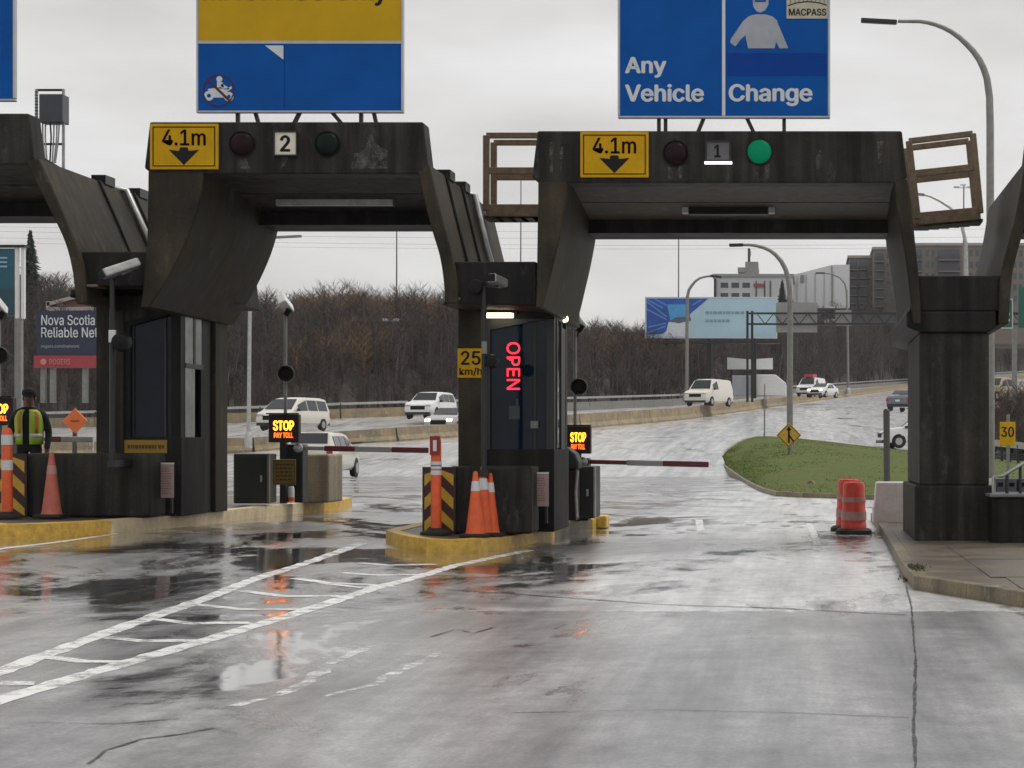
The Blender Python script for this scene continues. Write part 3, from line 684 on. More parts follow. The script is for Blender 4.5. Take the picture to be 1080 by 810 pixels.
# ------------------------------------------------------------------ catwalk railings between the canopies
def railing(label, Y, quad, mids, wd=.085):
    tl, tr, br, bl = [W(x, y, Y) for x, y in quad]
    t = thing('catwalk_railing', label, 'railing', bl, group='timber railings on the roof walkways')
    for dy in (0, .62):
        o = Vector((0, dy, 0))
        MB().bar(tl+o, bl+o, wd, wd).build('post', m_wood, t, bev=.008); MB().bar(tr+o, br+o, wd, wd).build('post', m_wood, t, bev=.008)
        MB().bar(tl+o, tr+o, wd*.95, wd*.6).build('top_rail', m_wood, t, bev=.008)
        for k in mids: MB().bar(tl.lerp(bl, k)+o, tr.lerp(br, k)+o, wd*1.1, wd*.6).build('middle_rail', m_wood, t, bev=.008)
        MB().bar(bl+o, br+o, wd*2.0, wd*.6).build('toe_board', m_wood, t, bev=.008)
    for k in range(6):
        a = bl.lerp(br, (k+.5)/6); MB().box((a.x-.13, a.y+.05, a.z-.10), (a.x+.11, a.y+.57, a.z-.06)).build('deck_plank', m_wood, t)
railing('brown timber railing left of the lane 1 canopy', 26.2, [(513, 143), (590, 143), (590, 222), (513, 222)], [.47])
railing('tilted brown timber railing right of the lane 1 canopy', 25.5, [(958.5, 149), (1026, 141), (1034, 225), (968, 231)], [.42])

# ------------------------------------------------------------------ light-grey cabinet on a lattice frame at upper left
t = thing('rooftop_cabinet', 'grey cabinet on a ladder-like steel rack behind the left canopy', 'cabinet', W(53, 168, 27.5))
rect(41, 99, 66, 129, 27.4, .25).build('cabinet', mat('cabinet_grey', (.09, .095, .11), .5), t, bev=.01)
mb = MB()
for x in (38.5, 67): MB().bar(W(x, 94, 27.5), W(x, 178, 27.5), .035, .03).build('upright', m_steel, t)
for k in range(22):
    MB().bar(W(36.8, 97+k*3.3, 27.47), W(40, 97+k*3.3, 27.47), .012, .02).build('rung', m_dark, t); 
for y in (95, 152): MB().bar(W(38, y, 27.52), W(68, y, 27.52), .03, .03).build('crossbar', m_dark, t)
for k, x in enumerate((45, 48, 53, 57, 60, 62.5)):
    MB().tube([W(x, 128, 27.5), W(x+random.uniform(-1, 1), 145, 27.5), W(52+(x-52)*.6, 172, 27.5)], .012, 6).build('cable', m_dark if k in (2,) else m_steel, t)

# ================================================================== BOOTHS
def booth(label, px, Y, spec):
    """px: front-left, front-right ; spec: dict of measured features"""
    x0, x1 = W(px[0], 0, Y).x, W(px[1], 0, Y).x
    zf = gz((x0+x1)/2, Y)+.14; t = thing('toll_booth', label, 'toll booth', ((x0+x1)/2, Y+1, zf), group='toll booths under the canopies')
    return t, x0, x1, zf
# ---- booth on the middle island
YB = 24.3
t, bx0, bx1, zf = booth('dark toll booth with red OPEN light and 25 km/h sign', (483, 584), YB, {})
zr = W(0, 326, YB).z; xw = W(512, 0, YB).x; dep = 1.55; sill = W(0, 474, YB).z; head = W(0, 341, YB).z
MB().box((bx0, YB, zf), (xw, YB+dep, zr)).build('pier_wall', m_conct, t, bev=.02)
MB().box((xw, YB+.05, zf), (bx1, YB+dep, sill)).build('lower_wall', m_concd, t, bev=.01)
MB().box((xw, YB+.05, head+.06), (bx1, YB+dep, zr)).build('upper_wall', m_concd, t, bev=.01)
MB().box((xw+.02, YB+.12, sill), (bx1-.06, YB+.14, head+.06)).build('front_window', m_bglass, t)
for xx, wd in ((xw, .05), (bx1-.10, .10)): MB().box((xx, YB+.055, sill), (xx+wd, YB+.16, head+.06)).build('window_post', m_dark, t)
MB().prism([(xw+.05, head+.07), (xw+.05, head-.08), (bx1-.1, head+.06), (bx1-.1, head+.07)], YB+.06, YB+.13).build('window_header', m_dark, t)
for k, yy in enumerate((.35, .8, 1.3)):
    MB().box((bx1-.05, YB+yy, sill), (bx1-.004, YB+yy+.07, head+.06)).build('side_post', m_dark, t)
for a, b in ((.16, .35), (.42, .8)): MB().box((bx1-.035, YB+a, sill+.02), (bx1-.02, YB+b, head+.05)).build('side_pane', m_glass, t)
MB().box((bx1-.04, YB+.88, zf), (bx1-.012, YB+1.29, head)).build('door', m_dark, t)
MB().box((bx1-.06, YB+1.38, sill), (bx1-.02, YB+dep-.01, head+.05)).build('side_wall', m_concd, t)
# interior: counter, monitor, chair back, back wall keep the room from being empty
MB().box((xw, YB+dep-.1, sill), (bx1-.08, YB+dep-.02, head+.06)).build('back_wall', mat('booth_interior', (.02, .025, .03)), t)
MB().box((xw+.1, YB+.3, sill-.02), (bx1-.2, YB+.8, sill+.02)).build('counter', m_dark, t)
# capital: trough and arms bear on this block
zc0 = zr; zc1 = W(0, 318, YG+.3).z
MB().prism([(-4.46, zr-.0), (-3.2, zr), (-3.2, 3.02), (-3.26, 3.22), (-4.36, 3.22), (-4.5, 3.02)], YG+.5, YB+1.6).build('capital', m_concd, t, bev=.02)
tr0, tr1 = e(470, 0)[0], e(566, 0)[0]
MB().prism([(tr0+.04, e(0, 320)[1]), (tr1-.01, e(0, 322)[1]), (tr1-.02, e(0, 275)[1]), (tr0+.06, e(0, 275)[1])], YG+.1, YG+4.5).build('trough', m_concd, t, bev=.02)
MB().box((tr0-.04, YG+.05, e(0, 316)[1]), (tr0+.16, YG+.35, e(0, 313)[1])).build('ledge', m_kerb, t)
Yn = YB+.115
neon = lettering('OPEN', 534.5, 361, 548.5, 411, Yn, m_neon, t, 'open_light', -.012, rot=True, ext=.01)
neon['label'] = 'red glowing OPEN letters'
lb = W(525.5, 332, YB-.25)
MB().box((lb.x-.17, YB-.3, lb.z-.03), (lb.x+.17, YB-.1, lb.z+.02)).build('lamp', m_lamp, t); MB().box((lb.x-.22, YB-.32, lb.z+.021), (lb.x+.22, YB+.0, lb.z+.05)).build('lamp_hood', m_dark, t)
lb = W(594, 336, YB+1.0); MB().lathe(lb, [(.01, -.05), (.06, -.04), (.07, 0), (.05, .05), (.01, .06)], 12).build('lamp', m_lamp, t, smooth=60)
MB().box((lb.x-.2, lb.y-.03, lb.z+.055), (lb.x+.03, lb.y+.03, lb.z+.085)).build('lamp_bracket', m_dark, t)
booth1 = t
for px_ in (563,): MB().box((W(px_, 0, YB).x-.012, YB+.10, sill), (W(px_, 0, YB).x+.012, YB+.118, head+.04)).build('sliding_rail', m_dark, t)
rect(537, 428, 548, 442, YB+.117, .002).build('sticker', mat('sticker_grey', (.035, .04, .045), .4), t); rect(544.5, 421, 546.5, 429, YB+.117, .002).build('sticker', MATS['sticker_grey'], t)
MB().box((W(559, 0, YB).x, YB+.02, W(0, 452, YB).z), (W(567, 0, YB).x, YB+.10, W(0, 444, YB).z)).build('intercom', mat('intercom_grey', (.16, .17, .17), .4), t, bev=.01)
def strip_sign(px0, py0, px1, py1, Y, label, rows=1):
    t = thing('yellow_notice', label, 'notice', W((px0+px1)/2, py1, Y), group='yellow strip notices on the booths')
    rect(px0, py0, px1, py1, Y, .015).build('panel', mat('notice_amber', (.30, .17, .01), .5), t)
    mb = MB(); x = px0+4
    while x < px1-5:
        wd = random.uniform(1.2, 3.2); boardbox(mb, x, py0+(py1-py0)*.38, min(x+wd, px1-3), py1-(py1-py0)*.34, Y-.003, .002); x += wd+random.choice((.8, .8, 2.2))
    mb.build('lettering', mat('notice_brown', (.06, .035, .005)), t)['kind'] = 'stuff'; return t
strip_sign(515, 493, 553, 507, YB-.02+.055, 'narrow yellow notice below the OPEN booth window')
# 25 km/h sign
t = thing('speed_sign', 'yellow 25 km/h sign on the booth pier', 'sign', W(496, 398, YB-.03))
rect(482.5, 367.5, 510.5, 398.5, YB-.03, .025).build('panel', m_amber, t, bev=.005)
lettering('25', 486, 370, 507, 385, YB-.033, m_black, t, bold=.02); lettering('km/h', 484.5, 387.5, 508.5, 396.5, YB-.033, m_black, t, bold=.02)

# ---- booth on the left island
YB2 = 24.3
t, cx0, cx1, zf2 = booth('dark toll booth with blue-black window beside the left barrier', (101, 190), YB2, {})
zr2 = W(0, 306, YB2).z; sill2 = W(0, 461, YB2).z; dep2 = 2.0; xwl = W(130, 0, YB2).x
MB().box((cx0, YB2, zf2), (xwl, YB2+dep2, zr2)).build('pier_wall', m_conc, t, bev=.02)
MB().box((xwl, YB2+.05, zf2), (cx1, YB2+1.0, sill2)).build('lower_wall', m_concd, t, bev=.01)
h0, h1 = W(0, 339, YB2).z, W(0, 327, YB2).z
MB().prism([(xwl, h0), (cx1, h1), (cx1, zr2), (xwl, zr2)], YB2+.04, YB2+dep2).build('upper_wall', m_conc, t, bev=.01)
MB().box((xwl+.02, YB2+.14, sill2), (cx1-.06, YB2+.16, h1)).build('front_window', m_bglass, t)
for xx, wd in ((xwl, .07), (cx1-.13, .12)): MB().box((xx, YB2+.055, sill2), (xx+wd, YB2+.18, h1)).build('window_post', m_black, t)
MB().prism([(xwl+.07, h0-.05), (cx1-.13, h1-.05), (cx1-.13, h1+.02), (xwl+.07, h0+.02)], YB2+.06, YB2+.15).build('window_header', m_black, t)
for px_ in (137, 171): MB().box((W(px_, 0, YB2).x-.014, YB2+.115, sill2), (W(px_, 0, YB2).x+.014, YB2+.138, h1-.1)).build('sliding_rail', m_dark, t)
MB().box((cx1-.10, YB2+.2, sill2-.02), (cx1-.02, YB2+.26, h1+.15)).build('side_post', m_concd, t)
MB().box((cx1-.05, YB2+.27, W(0, 383, YB2+.3).z), (cx1-.03, YB2+.62, h1)).build('side_pane', m_pane, t)
MB().box((cx1-.05, YB2+.70, W(0, 383, YB2+.3).z), (cx1-.03, YB2+.95, h1)).build('side_pane', m_pane, t)
MB().box((cx1-.05, YB2+.27, sill2), (cx1-.03, YB2+.68, W(0, 388, YB2+.3).z)).build('side_pane', m_pane, t)
MB().box((cx1-.06, YB2+.26, W(0, 388, YB2+.3).z), (cx1-.012, YB2+.98, W(0, 383, YB2+.3).z)).build('transom', m_dark, t)
MB().box((cx1-.06, YB2+.62, W(0, 388, YB2+.3).z), (cx1-.02, YB2+.70, h1)).build('mullion', m_dark, t)
MB().box((cx1-.09, YB2+1.0, zf2), (cx1-.05, YB2+1.45, h1)).build('door', m_black, t)
MB().box((cx1-.12, YB2+1.46, zf2), (cx1+.0, YB2+dep2, zr2-.1)).build('rear_pier', m_conct, t, bev=.015)
MB().box((xwl, YB2+dep2-.1, sill2), (cx1-.14, YB2+dep2-.02, h1)).build('back_wall', MATS['booth_interior'], t)
MB().box((xwl+.1, YB2+.3, sill2-.02), (cx1-.2, YB2+.8, sill2+.02)).build('counter', m_dark, t)
u0, u1 = e(75, 0)[0], e(162, 0)[0]
MB().prism([(u0+.04, e(0, 301)[1]), (u1-.0, e(0, 301)[1]), (u1-.05, e(0, 264.5)[1]), (u0, e(0, 264.5)[1])], YG+.1, YG+4.5).build('trough', m_concd, t, bev=.02)
MB().prism([(cx0-.02, zr2-.06), (cx1-.06, zr2-.06), (cx1-.06, 3.14), (-8.08, 3.32), (-8.75, 3.32), (cx0-.04, 3.12)], YG+.55, YB2+2.0).build('capital', m_concd, t, bev=.02)
MB().box((e(80, 0)[0], YG+.04, e(0, 302)[1]), (e(101, 0)[0], YG+.35, e(0, 299.5)[1])).build('ledge', m_kerb, t)
lb = W(234.5, 325, YB2+1.5); MB().lathe(lb, [(.01, -.04), (.07, -.035), (.085, 0), (.06, .05), (.01, .06)], 12).build('lamp', m_lamp, t, smooth=60)
MB().bar(lb+Vector((-.2, 0, .06)), lb+Vector((.25, .2, .07)), .03).build('lamp_bracket', m_dark, t)
strip_sign(130.5, 464, 176, 478, YB2+.035, 'narrow yellow notice below the left booth window')

# ---- right-hand pier
t = thing('concrete_pier', 'square dark concrete pier at the right of lane 1', 'pier', W(1000, 570, YG+.2))
ca, cb = 1.385, 2.235; zt = e(0, 350)[1]
MB().box((ca-.06, YG+.10, .1), (cb+.03, YG+2.9, W(0, 512, YG+.1).z)).build('plinth', m_conc, t, bev=.02)
MB().box((ca, YG+.14, W(0, 512, YG+.1).z), (cb, YG+2.8, zt)).build('shaft', m_conc, t, bev=.02)
MB().prism([(ca+.0, zt), (cb, zt), (cb+.08, zt+.06), (cb+.08, e(0, 328)[1]), (ca-.16, e(0, 328)[1]), (ca-.16, zt+.06)], YG+.05, YG+4.4).build('capital', m_concd, t, bev=.02)
MB().prism([(1.26, e(0, 327.8)[1]), (2.40, e(0, 327.8)[1]), (2.42, e(0, 290)[1]), (1.34, e(0, 290)[1])], YG+.08, YG+4.4).build('trough', m_concd, t, bev=.02)

# ================================================================== ISLAND FURNITURE
def block_barrier(label, x0, x1, y0, y1, z0, z1, m=m_conc):
    t = thing('concrete_barrier', label, 'barrier', ((x0+x1)/2, (y0+y1)/2, z0), group='concrete blocks guarding the booths')
    MB().box((x0, y0, z0), (x1, y1, z1)).build('block', m, t, bev=.035, bseg=3)
    return t
def solid_at(px, py, dz):      # plan point for something standing on an island of height dz
    return G(px, py, dz)
yA = 23.15; zA = gz(-4.2)+.15
b1 = block_barrier('dark concrete block behind the stacked cones', W(474, 0, yA+.12).x, W(561, 0, yA+.12).x, yA+.12, yA+.75, zA, W(0, 492, yA).z)
yC = 23.5; zC = gz(-9)+.16
b2 = block_barrier('long dark concrete block in front of the left booth', W(27, 0, yC).x, W(158, 0, yC).x, yC, yC+.6, zC-.01, W(0, 478, yC).z)
def chevron(label, x0, y0, x1, y1, Y):
    t = thing('hazard_board', label, 'hazard marker', W((x0+x1)/2, y1, Y), group='black and yellow hazard boards')
    rect(x0, y0, x1, y1, Y, .03).build('panel', m_maroon, t)
    cxm = (x0+x1)/2; k = 0; h = 12.4; sl = 15
    y = y0-8
    while y < y1+12:
        for sgn in (-1, 1):
            xa, xb = (x0+1.2, cxm) if sgn < 0 else (cxm, x1-1.2)
            # band runs down and outwards
            ya, yb = (y+sl, y) if sgn < 0 else (y, y+sl)
            pl = [(xa, ya), (xb, yb), (xb, yb+h), (xa, ya+h)]
            pl2 = []
            for px_, py_ in pl: pl2.append((px_, min(max(py_, y0+1.2), y1-1.2)))
            if max(p[1] for p in pl2)-min(p[1] for p in pl2) > 2:
                MB().prism([(W(a, b, Y).x, W(a, b, Y).z) for a, b in pl2][::-1], Y-.004, Y-.0005).build('stripe', m_chev, t)
        y += 2*h
    frame_mb(x0, y0, x1, y1, Y-.006, .012, .04).build('edge', m_dark, t)
    return t
chevron('chevron hazard board on the nose of the middle island', 446.5, 493.5, 479.5, 561.5, yA+.05)
chevron('chevron hazard board at the left picture edge', -6, 479.5, 27, 545, yC-.08)
def delineator(px, ybase, ytop, label, dz, m_top, Yc=22.9):
    X_ = (px-VX)*Yc/F; p = Vector((X_, Yc, gz(X_, Yc)+dz)); Y = p.y; H = (CAMH+(VY-ytop)*Y/F)-p.z
    t = thing('delineator_post', label, 'marker post', p, group='orange delineator posts on the islands')
    MB().lathe(p, [(.19, 0), (.19, .03), (.10, .06), (.07, .08)], 20).build('base', m_rubber, t, smooth=40)
    MB().lathe(p, [(.065, .07), (.062, H*.94), (.045, H*.985), (.02, H)], 18).build('post', m_orange, t, smooth=50)
    return t, p, H
t, p, H = delineator(460, 562, 459, 'orange marker post with red-framed top on the middle island', .15, None)
for a, b, m in ((.60, .645, m_signw), (.66, .735, m_signw), (.69, .70, mat('band_blue', (.03, .04, .12)))):
    MB().lathe(p, [(.066 if m is m_signw else .067, H*a), (.066 if m is m_signw else .067, H*b)], 18).build('band', m, t, smooth=50)
MB().box((p.x-.062, p.y-.078, p.z+H*.80), (p.x+.062, p.y-.066, p.z+H*.99)).build('top_plate', mat('plate_red', (.25, .02, .02)), t)
MB().box((p.x-.022, p.y-.082, p.z+H*.84), (p.x+.022, p.y-.079, p.z+H*.95)).build('top_mark', m_signw, t)
t, p, H = delineator(7.5, 545, 451, 'orange marker post with white bands at the left edge', .16, None)
for a, b in ((.53, .64), (.81, .92)): MB().lathe(p, [(.067, H*a), (.067, H*b)], 18).build('band', m_signw, t, smooth=50)
def cone(px, ybase, ytop, label, dz, m, bands, Yc=None):
    p = solid_at(px, ybase, dz)
    if Yc: X_ = (px-VX)*Yc/F; p = Vector((X_, Yc, gz(X_, Yc)+dz))
    H = (CAMH+(VY-ytop)*p.y/F)-p.z
    t = thing('traffic_cone', label, 'cone', p, group='orange traffic cones')
    r = H*.155; b = H*.215
    MB().box((p.x-b, p.y-b, p.z), (p.x+b, p.y+b, p.z+.045)).build('base', m_rubber, t, bev=.015)
    rad = lambda h: .026+(r-.026)*(1-h/H)
    MB().lathe(p, [(r*1.03, .04), (rad(.08), .08), (rad(H*.5), H*.5), (rad(H*.97), H*.97), (.018, H)], 22).build('body', m, t, smooth=50)
    for a, c in bands:
        MB().lathe(p, [(rad(H*a)+.003, H*a), (rad(H*c)+.003, H*c)], 22).build('collar', m_signw, t, smooth=50)
cone(501.5, 560, 497, 'front orange cone of the three beside the hazard board', .15, m_orange, [(.70, .85)], 22.72)
cone(509.5, 557.5, 491, 'tallest orange cone, behind the front one', .15, m_orange, [(.66, .82)], 22.98)
cone(517, 556, 499, 'rightmost orange cone, mostly hidden behind two others', .15, m_orange, [(.70, .85)], 23.05)
cone(54.5, 546, 477, 'faded pinkish cone in front of the left concrete block', .16, m_orangef, [])
bpy.data.objects['traffic_cone.003']  # faded one keeps a pale worn collar
mbp = solid_at(54.5, 546, .16); Hh = 69*mbp.y/F
MB().lathe(mbp, [(.026+(Hh*.155-.026)*.33+.003, Hh*.67), (.026+(Hh*.155-.026)*.2+.003, Hh*.8)], 22).build('collar', mat('worn_collar', (.46, .26, .22), .6), bpy.data.objects['traffic_cone.003'], smooth=50)
# white notices beside the blocks
def notice(px0, py0, px1, py1, Y, label, base_py):
    t = thing('notice_board', label, 'notice', W((px0+px1)/2, base_py, Y), group='small white notices by the booths')
    rect(px0, py0, px1, py1, Y, .02).build('panel', mat('notice_pink', (.36, .26, .25), .5, var=.12), t)
    mb = MB(); k = py0+4
    while k < py1-4:
        x = px0+4
        while x < px1-4:
            wd = random.uniform(1, 3); boardbox(mb, x, k, min(x+wd, px1-3), k+.9, Y-.003, .002); x += wd+.9
        k += 2.6
    mb.build('lettering', mat('notice_text', (.20, .10, .10)), t)['kind'] = 'stuff'
    rect(px0-1, py0-2, px1, py0-.2, Y-.004, .03).build('top_rim', m_signw, t)
    a, b = W(px0+1, base_py, Y+.04), W(px0+1, py0-2, Y+.04)
    MB().bar(a, b, .03).build('post', m_steel, t); MB().bar(W(px1-2, base_py, Y+.04), W(px1-2, py0, Y+.04), .03).build('post', m_dark, t)
notice(163, 490, 183, 525, 23.9, 'white notice right of the long left concrete block', 541)
notice(563, 500, 578.5, 534, 23.7, 'white notice right of the block with the cones', 552)

# camera posts in front of the booths
def cam_post(px, base_py, Y, label, head, headpts, rodtop):
    t = thing('camera_post', label, 'camera', W(px, base_py, Y), group='cameras on posts beside the booths')
    MB().tube([W(px, base_py, Y), W(px, rodtop, Y)], .032, 10).build('post', m_dark, t, smooth=50)
    a, b = [W(*q) for q in headpts]
    h = MB().bar(a, b, .11, .13).build('camera_body', m_steel if head == 'w' else m_white, t, bev=.025)
    d = (a-b).normalized(); MB().bar(a+d*.001, a+d*.03, .085, .10).build('camera_window', m_black, t)
    MB().bar(W(px, rodtop, Y), (a+b)/2-Vector((0, 0, .06)), .04).build('bracket', m_dark, t)
    cl = W(px, base_py-4, Y); MB().box((cl.x-.05, cl.y-.03, cl.z-.05), (cl.x+.05, cl.y+.62, cl.z+.03)).build('clamp', m_dark, t)
    MB().bar(W(px-2, rodtop+1, Y), (a.lerp(b, .8))-Vector((0, 0, .06)), .02).build('bracket', m_steel, t)
    return t
t = cam_post(118.5, 492, 22.95, 'white camera on a dark post in front of the left booth', 'w', [(108, 289.5, 22.6), (146, 277, 22.95)], 294)
MB().lathe(W(129, 361, 22.9), [(.02, -.12), (.1, -.10), (.12, 0), (.10, .06), (.03, .08)], 14, 'y').build('loudspeaker', m_black, t, smooth=50)
rect(114.5, 348, 121, 361, 22.88, .05).build('tag_box', m_white, t)
t = cam_post(510.5, 502, 22.95, 'camera on a dark post at the left of the OPEN booth', 'w', [(518, 293, 22.6), (531, 299, 23.0)], 300)
MB().lathe(W(502, 303, 22.95), [(.02, -.1), (.08, -.09), (.10, 0), (.03, .05)], 14, 'y').build('loudspeaker', m_black, t, smooth=50)
rect(508, 360, 513, 373, 22.88, .05).build('tag_box', mat('dull_grey', (.2, .2, .2)), t)
MB().lathe(W(519, 381, 22.95), [(.02, -.08), (.07, -.07), (.09, 0), (.03, .05)], 14, 'y').build('loudspeaker', m_black, t, smooth=50)

# LED stop signs with gate arms
def stop_led(x0, y0, x1, y1, Y, label, base_py, pole=None):
    t = thing('led_stop_sign', label, 'LED sign', W((x0+x1)/2, base_py, Y), group='amber LED STOP signs')
    rect(x0, y0, x1, y1, Y, .14).build('housing', mat('led_housing', (.018, .006, .005), .5), t, bev=.012)
    lettering('STOP', x0+5, y0+6.5, x1-5, y0+(y1-y0)*.58, Y-.004, m_led, t, 'lit_stop', .03)
    lettering('PAY TOLL', x0+6, y0+(y1-y0)*.65, x1-6, y0+(y1-y0)*.84, Y-.004, m_ledr, t, 'lit_pay_toll', .02)
    MB().box((W(x0, 0, Y).x-.01, Y-.09, W(0, y0, Y).z), (W(x1, 0, Y).x+.01, Y, W(0, y0, Y).z+.02)).build('visor', m_black, t)
    c0 = (x0+x1)/2
    MB().bar(W(c0, base_py, Y+.07), W(c0, y1, Y+.07), .09).build('stand', m_dark, t)
    if pole:
        pxp, top = pole
        MB().tube([W(pxp, y0, Y+.07), W(pxp, top, Y+.07)], .026, 8).build('pole', m_polem, t, smooth=50)
    return t
def pole_camera(px, py, Y, label, disc_py, t_parent):
    """white box camera and the black round signal share the sign's pole"""
    p = W(px, py, Y)
    mb = MB(); mb.bar(W(px-4, py-7, Y-.1), W(px+5.5, py+5, Y+.12), .13, .16); mb.build('pole_camera', m_white, t_parent, bev=.02)
    MB().bar(W(px+1, py+6, Y), W(px+6, py+9, Y), .12).build('camera_window', m_black, t_parent, bev=.01)
    MB().tube([W(px+2, py+8, Y), W(px, py+16, Y+.05)], .02, 6).build('bracket', m_dark, t_parent)
    q = W(px+2, disc_py, Y-.02)
    MB().lathe(q, [(.03, .1), (.10, .08), (.125, 0), (.12, -.06), (.10, -.06), (.09, -.02)], 20, 'y').build('round_signal', m_black, t_parent, smooth=50)
Ya = 28.0
t = stop_led(596.5, 449.5, 623, 478.5, Ya, 'amber STOP sign beside the OPEN booth and its gate arm', 549, (606.5, 348)); pole_camera(609, 339, Ya+.07, '', 408, t)
t = stop_led(283, 437, 315, 466.5, Ya+1.0, 'amber STOP sign beside the lane 2 gate arm', 531, (301, 330)); pole_camera(300.5, 322, Ya+1.07, '', 394, t)
t = stop_led(-18, 419.5, 13.5, 448.5, Ya, 'amber STOP sign cut by the left edge beside the attendant', 545, (-1, 330)); pole_camera(-1, 325, Ya+.07, '', 375, t)

def gate(x0, y0, x1, y1, Y, label, base, bands, th=.085):
    t = thing('gate_arm', label, 'barrier gate', W(base[0], base[1], Y), group='red and white gate arms')
    a, b = W(x0, y0, Y), W(x1, y1, Y)
    for u, v, m in bands:
        MB().bar(a.lerp(b, u), a.lerp(b, v), th*(.75 if u == 0 else 1), .04).build('arm_section', m, t, bev=.012)
    bp = W(base[0], base[1], Y); top = W(base[0], y0-4, Y)
    MB().box((bp.x-.14, Y-.12, bp.z), (bp.x+.14, Y+.2, top.z)).build('housing', m_dark, t, bev=.02)
    MB().lathe(W(base[0]+3, y0, Y-.13), [(.07, 0), (.07, -.06), (.03, -.08)], 16, 'y').build('pivot', m_steel, t, smooth=40)
m_gw = mat('gate_grey_white', (.36, .35, .35), .4, var=.15)
gate(620, 487, 747.5, 490, Ya+.3, 'gate arm across lane 1 beside the OPEN booth', (612, 549), [(0, .32, m_red), (.32, .62, m_gw), (.62, 1, m_red)])
gate(318, 472.5, 452, 475, Ya+1.3, 'gate arm across lane 2 behind the middle island', (312, 530), [(0, .18, m_gw), (.18, .42, m_red), (.42, .71, m_gw), (.71, 1, m_red)])
gate(14, 463, 98, 463.5, Ya+.6, 'gate arm behind the attendant at the left', (6, 545), [(0, .4, m_gw), (.4, .6, m_red), (.6, 1, m_gw)])
# cabinets behind the booths
def cabinet(px0, py0, px1, py1, Y, dp, label, m, m_edge=None):
    a, b = W(px0, py1, Y), W(px1, py0, Y)
    t = thing('equipment_cabinet', label, 'cabinet', ((a.x+b.x)/2, Y+dp/2, a.z), group='roadside equipment cabinets')
    MB().box((a.x, Y, a.z), (b.x, Y+dp, b.z)).build('case', m, t, bev=.02)
    MB().box((a.x+.04, Y-.012, a.z+.06), (b.x-.04, Y-.001, b.z-.05)).build('door', mat('cabinet_door', (.012, .016, .013), .5), t, bev=.004)
    MB().box((b.x-.10, Y-.03, (a.z+b.z)/2-.05), (b.x-.07, Y-.013, (a.z+b.z)/2+.05)).build('handle', m_steel, t)
    if m_edge: MB().box((b.x+.002, Y-.02, a.z), (b.x+.03, Y+.05, b.z)).build('edge_strip', m_edge, t)
m_cab = mat('dark_cabinet', (.02, .022, .02), .5)
cabinet(600, 492, 626, 547, 27.2, .9, 'dark cabinet behind the OPEN booth under the STOP sign', m_cab, m_steel)
cabinet(246, 478.5, 282, 531, 28.2, .5, 'dark cabinet with pale edge behind the left booth', m_cab, m_kerb)
t = block_barrier('tan concrete block at the rear end of the left island', W(314, 0, 30.0).x, W(347, 0, 30.0).x, 30., 30.9, gz(-8, 30)+.16, W(0, 479, 30.0).z, m_concl)
t = thing('yellow_notice', 'square yellow notice below the lane 2 STOP sign', 'notice', W(299.5, 530, 27.9), group='yellow strip notices on the booths')
rect(287.5, 484.5, 312, 511.5, 27.9, .02).build('panel', mat('notice_olive', (.17, .11, .012), .5), t, bev=.01)
mb = MB()
for k in range(5):
    x = 291
    while x < 308:
        wd = random.uniform(2, 4); boardbox(mb, x, 489+k*4, min(x+wd, 309), 490.8+k*4, 27.897, .002); x += wd+1
mb.build('lettering', mat('notice_dark', (.05, .03, .005)), t)['kind'] = 'stuff'; frame_mb(289, 486, 310.5, 510, 27.894, .01, .005).build('border', MATS['notice_dark'], t)
MB().bar(W(300, 531, 27.95), W(300, 511, 27.95), .06).build('post', m_dark, t)
t = thing('bollard', 'short white and orange post under the square yellow notice', 'bollard', W(307, 530, 28.0)); MB().lathe(W(307, 530, 28.0), [(.05, 0), (.05, .2), (.04, .24)], 12).build('post', m_signw, t, smooth=50); MB().lathe(W(307, 530, 28.0), [(.052, .02), (.052, .08)], 12).build('band', m_orange, t, smooth=50)
# hooded coin basket beside booth 1
p = W(598, 549, 26.6)
t = thing('coin_machine', 'dark hooded coin machine behind the OPEN booth', 'machine', p)
MB().box((p.x-.13, p.y, p.z), (p.x+.13, p.y+.4, p.z+.72)).build('cabinet', mat('machine_maroon', (.03, .01, .012)), t, bev=.02)
z0 = p.z+.72
MB().prism([(p.x-.14, z0), (p.x+.17, z0), (p.x+.17, z0+.1), (p.x+.12, z0+.22), (p.x+.02, z0+.30), (p.x-.14, z0+.33)], p.y-.05, p.y+.42).build('hood', m_cab, t, bev=.03)
MB().tube([(p.x+.15, p.y-.07, p.z+.05), (p.x+.13, p.y-.07, p.z+.4), (p.x+.16, p.y-.07, p.z+.7)], .02, 8).build('hose', m_steel, t, smooth=60)
# rear kerb nose of island 1
MB().box((W(628, 0, 29).x, 29.0, .0), (W(640, 0, 29).x, 29.4, .2)).build('kerb_nose', m_kerby, bpy.data.objects['toll_island'], bev=.03)

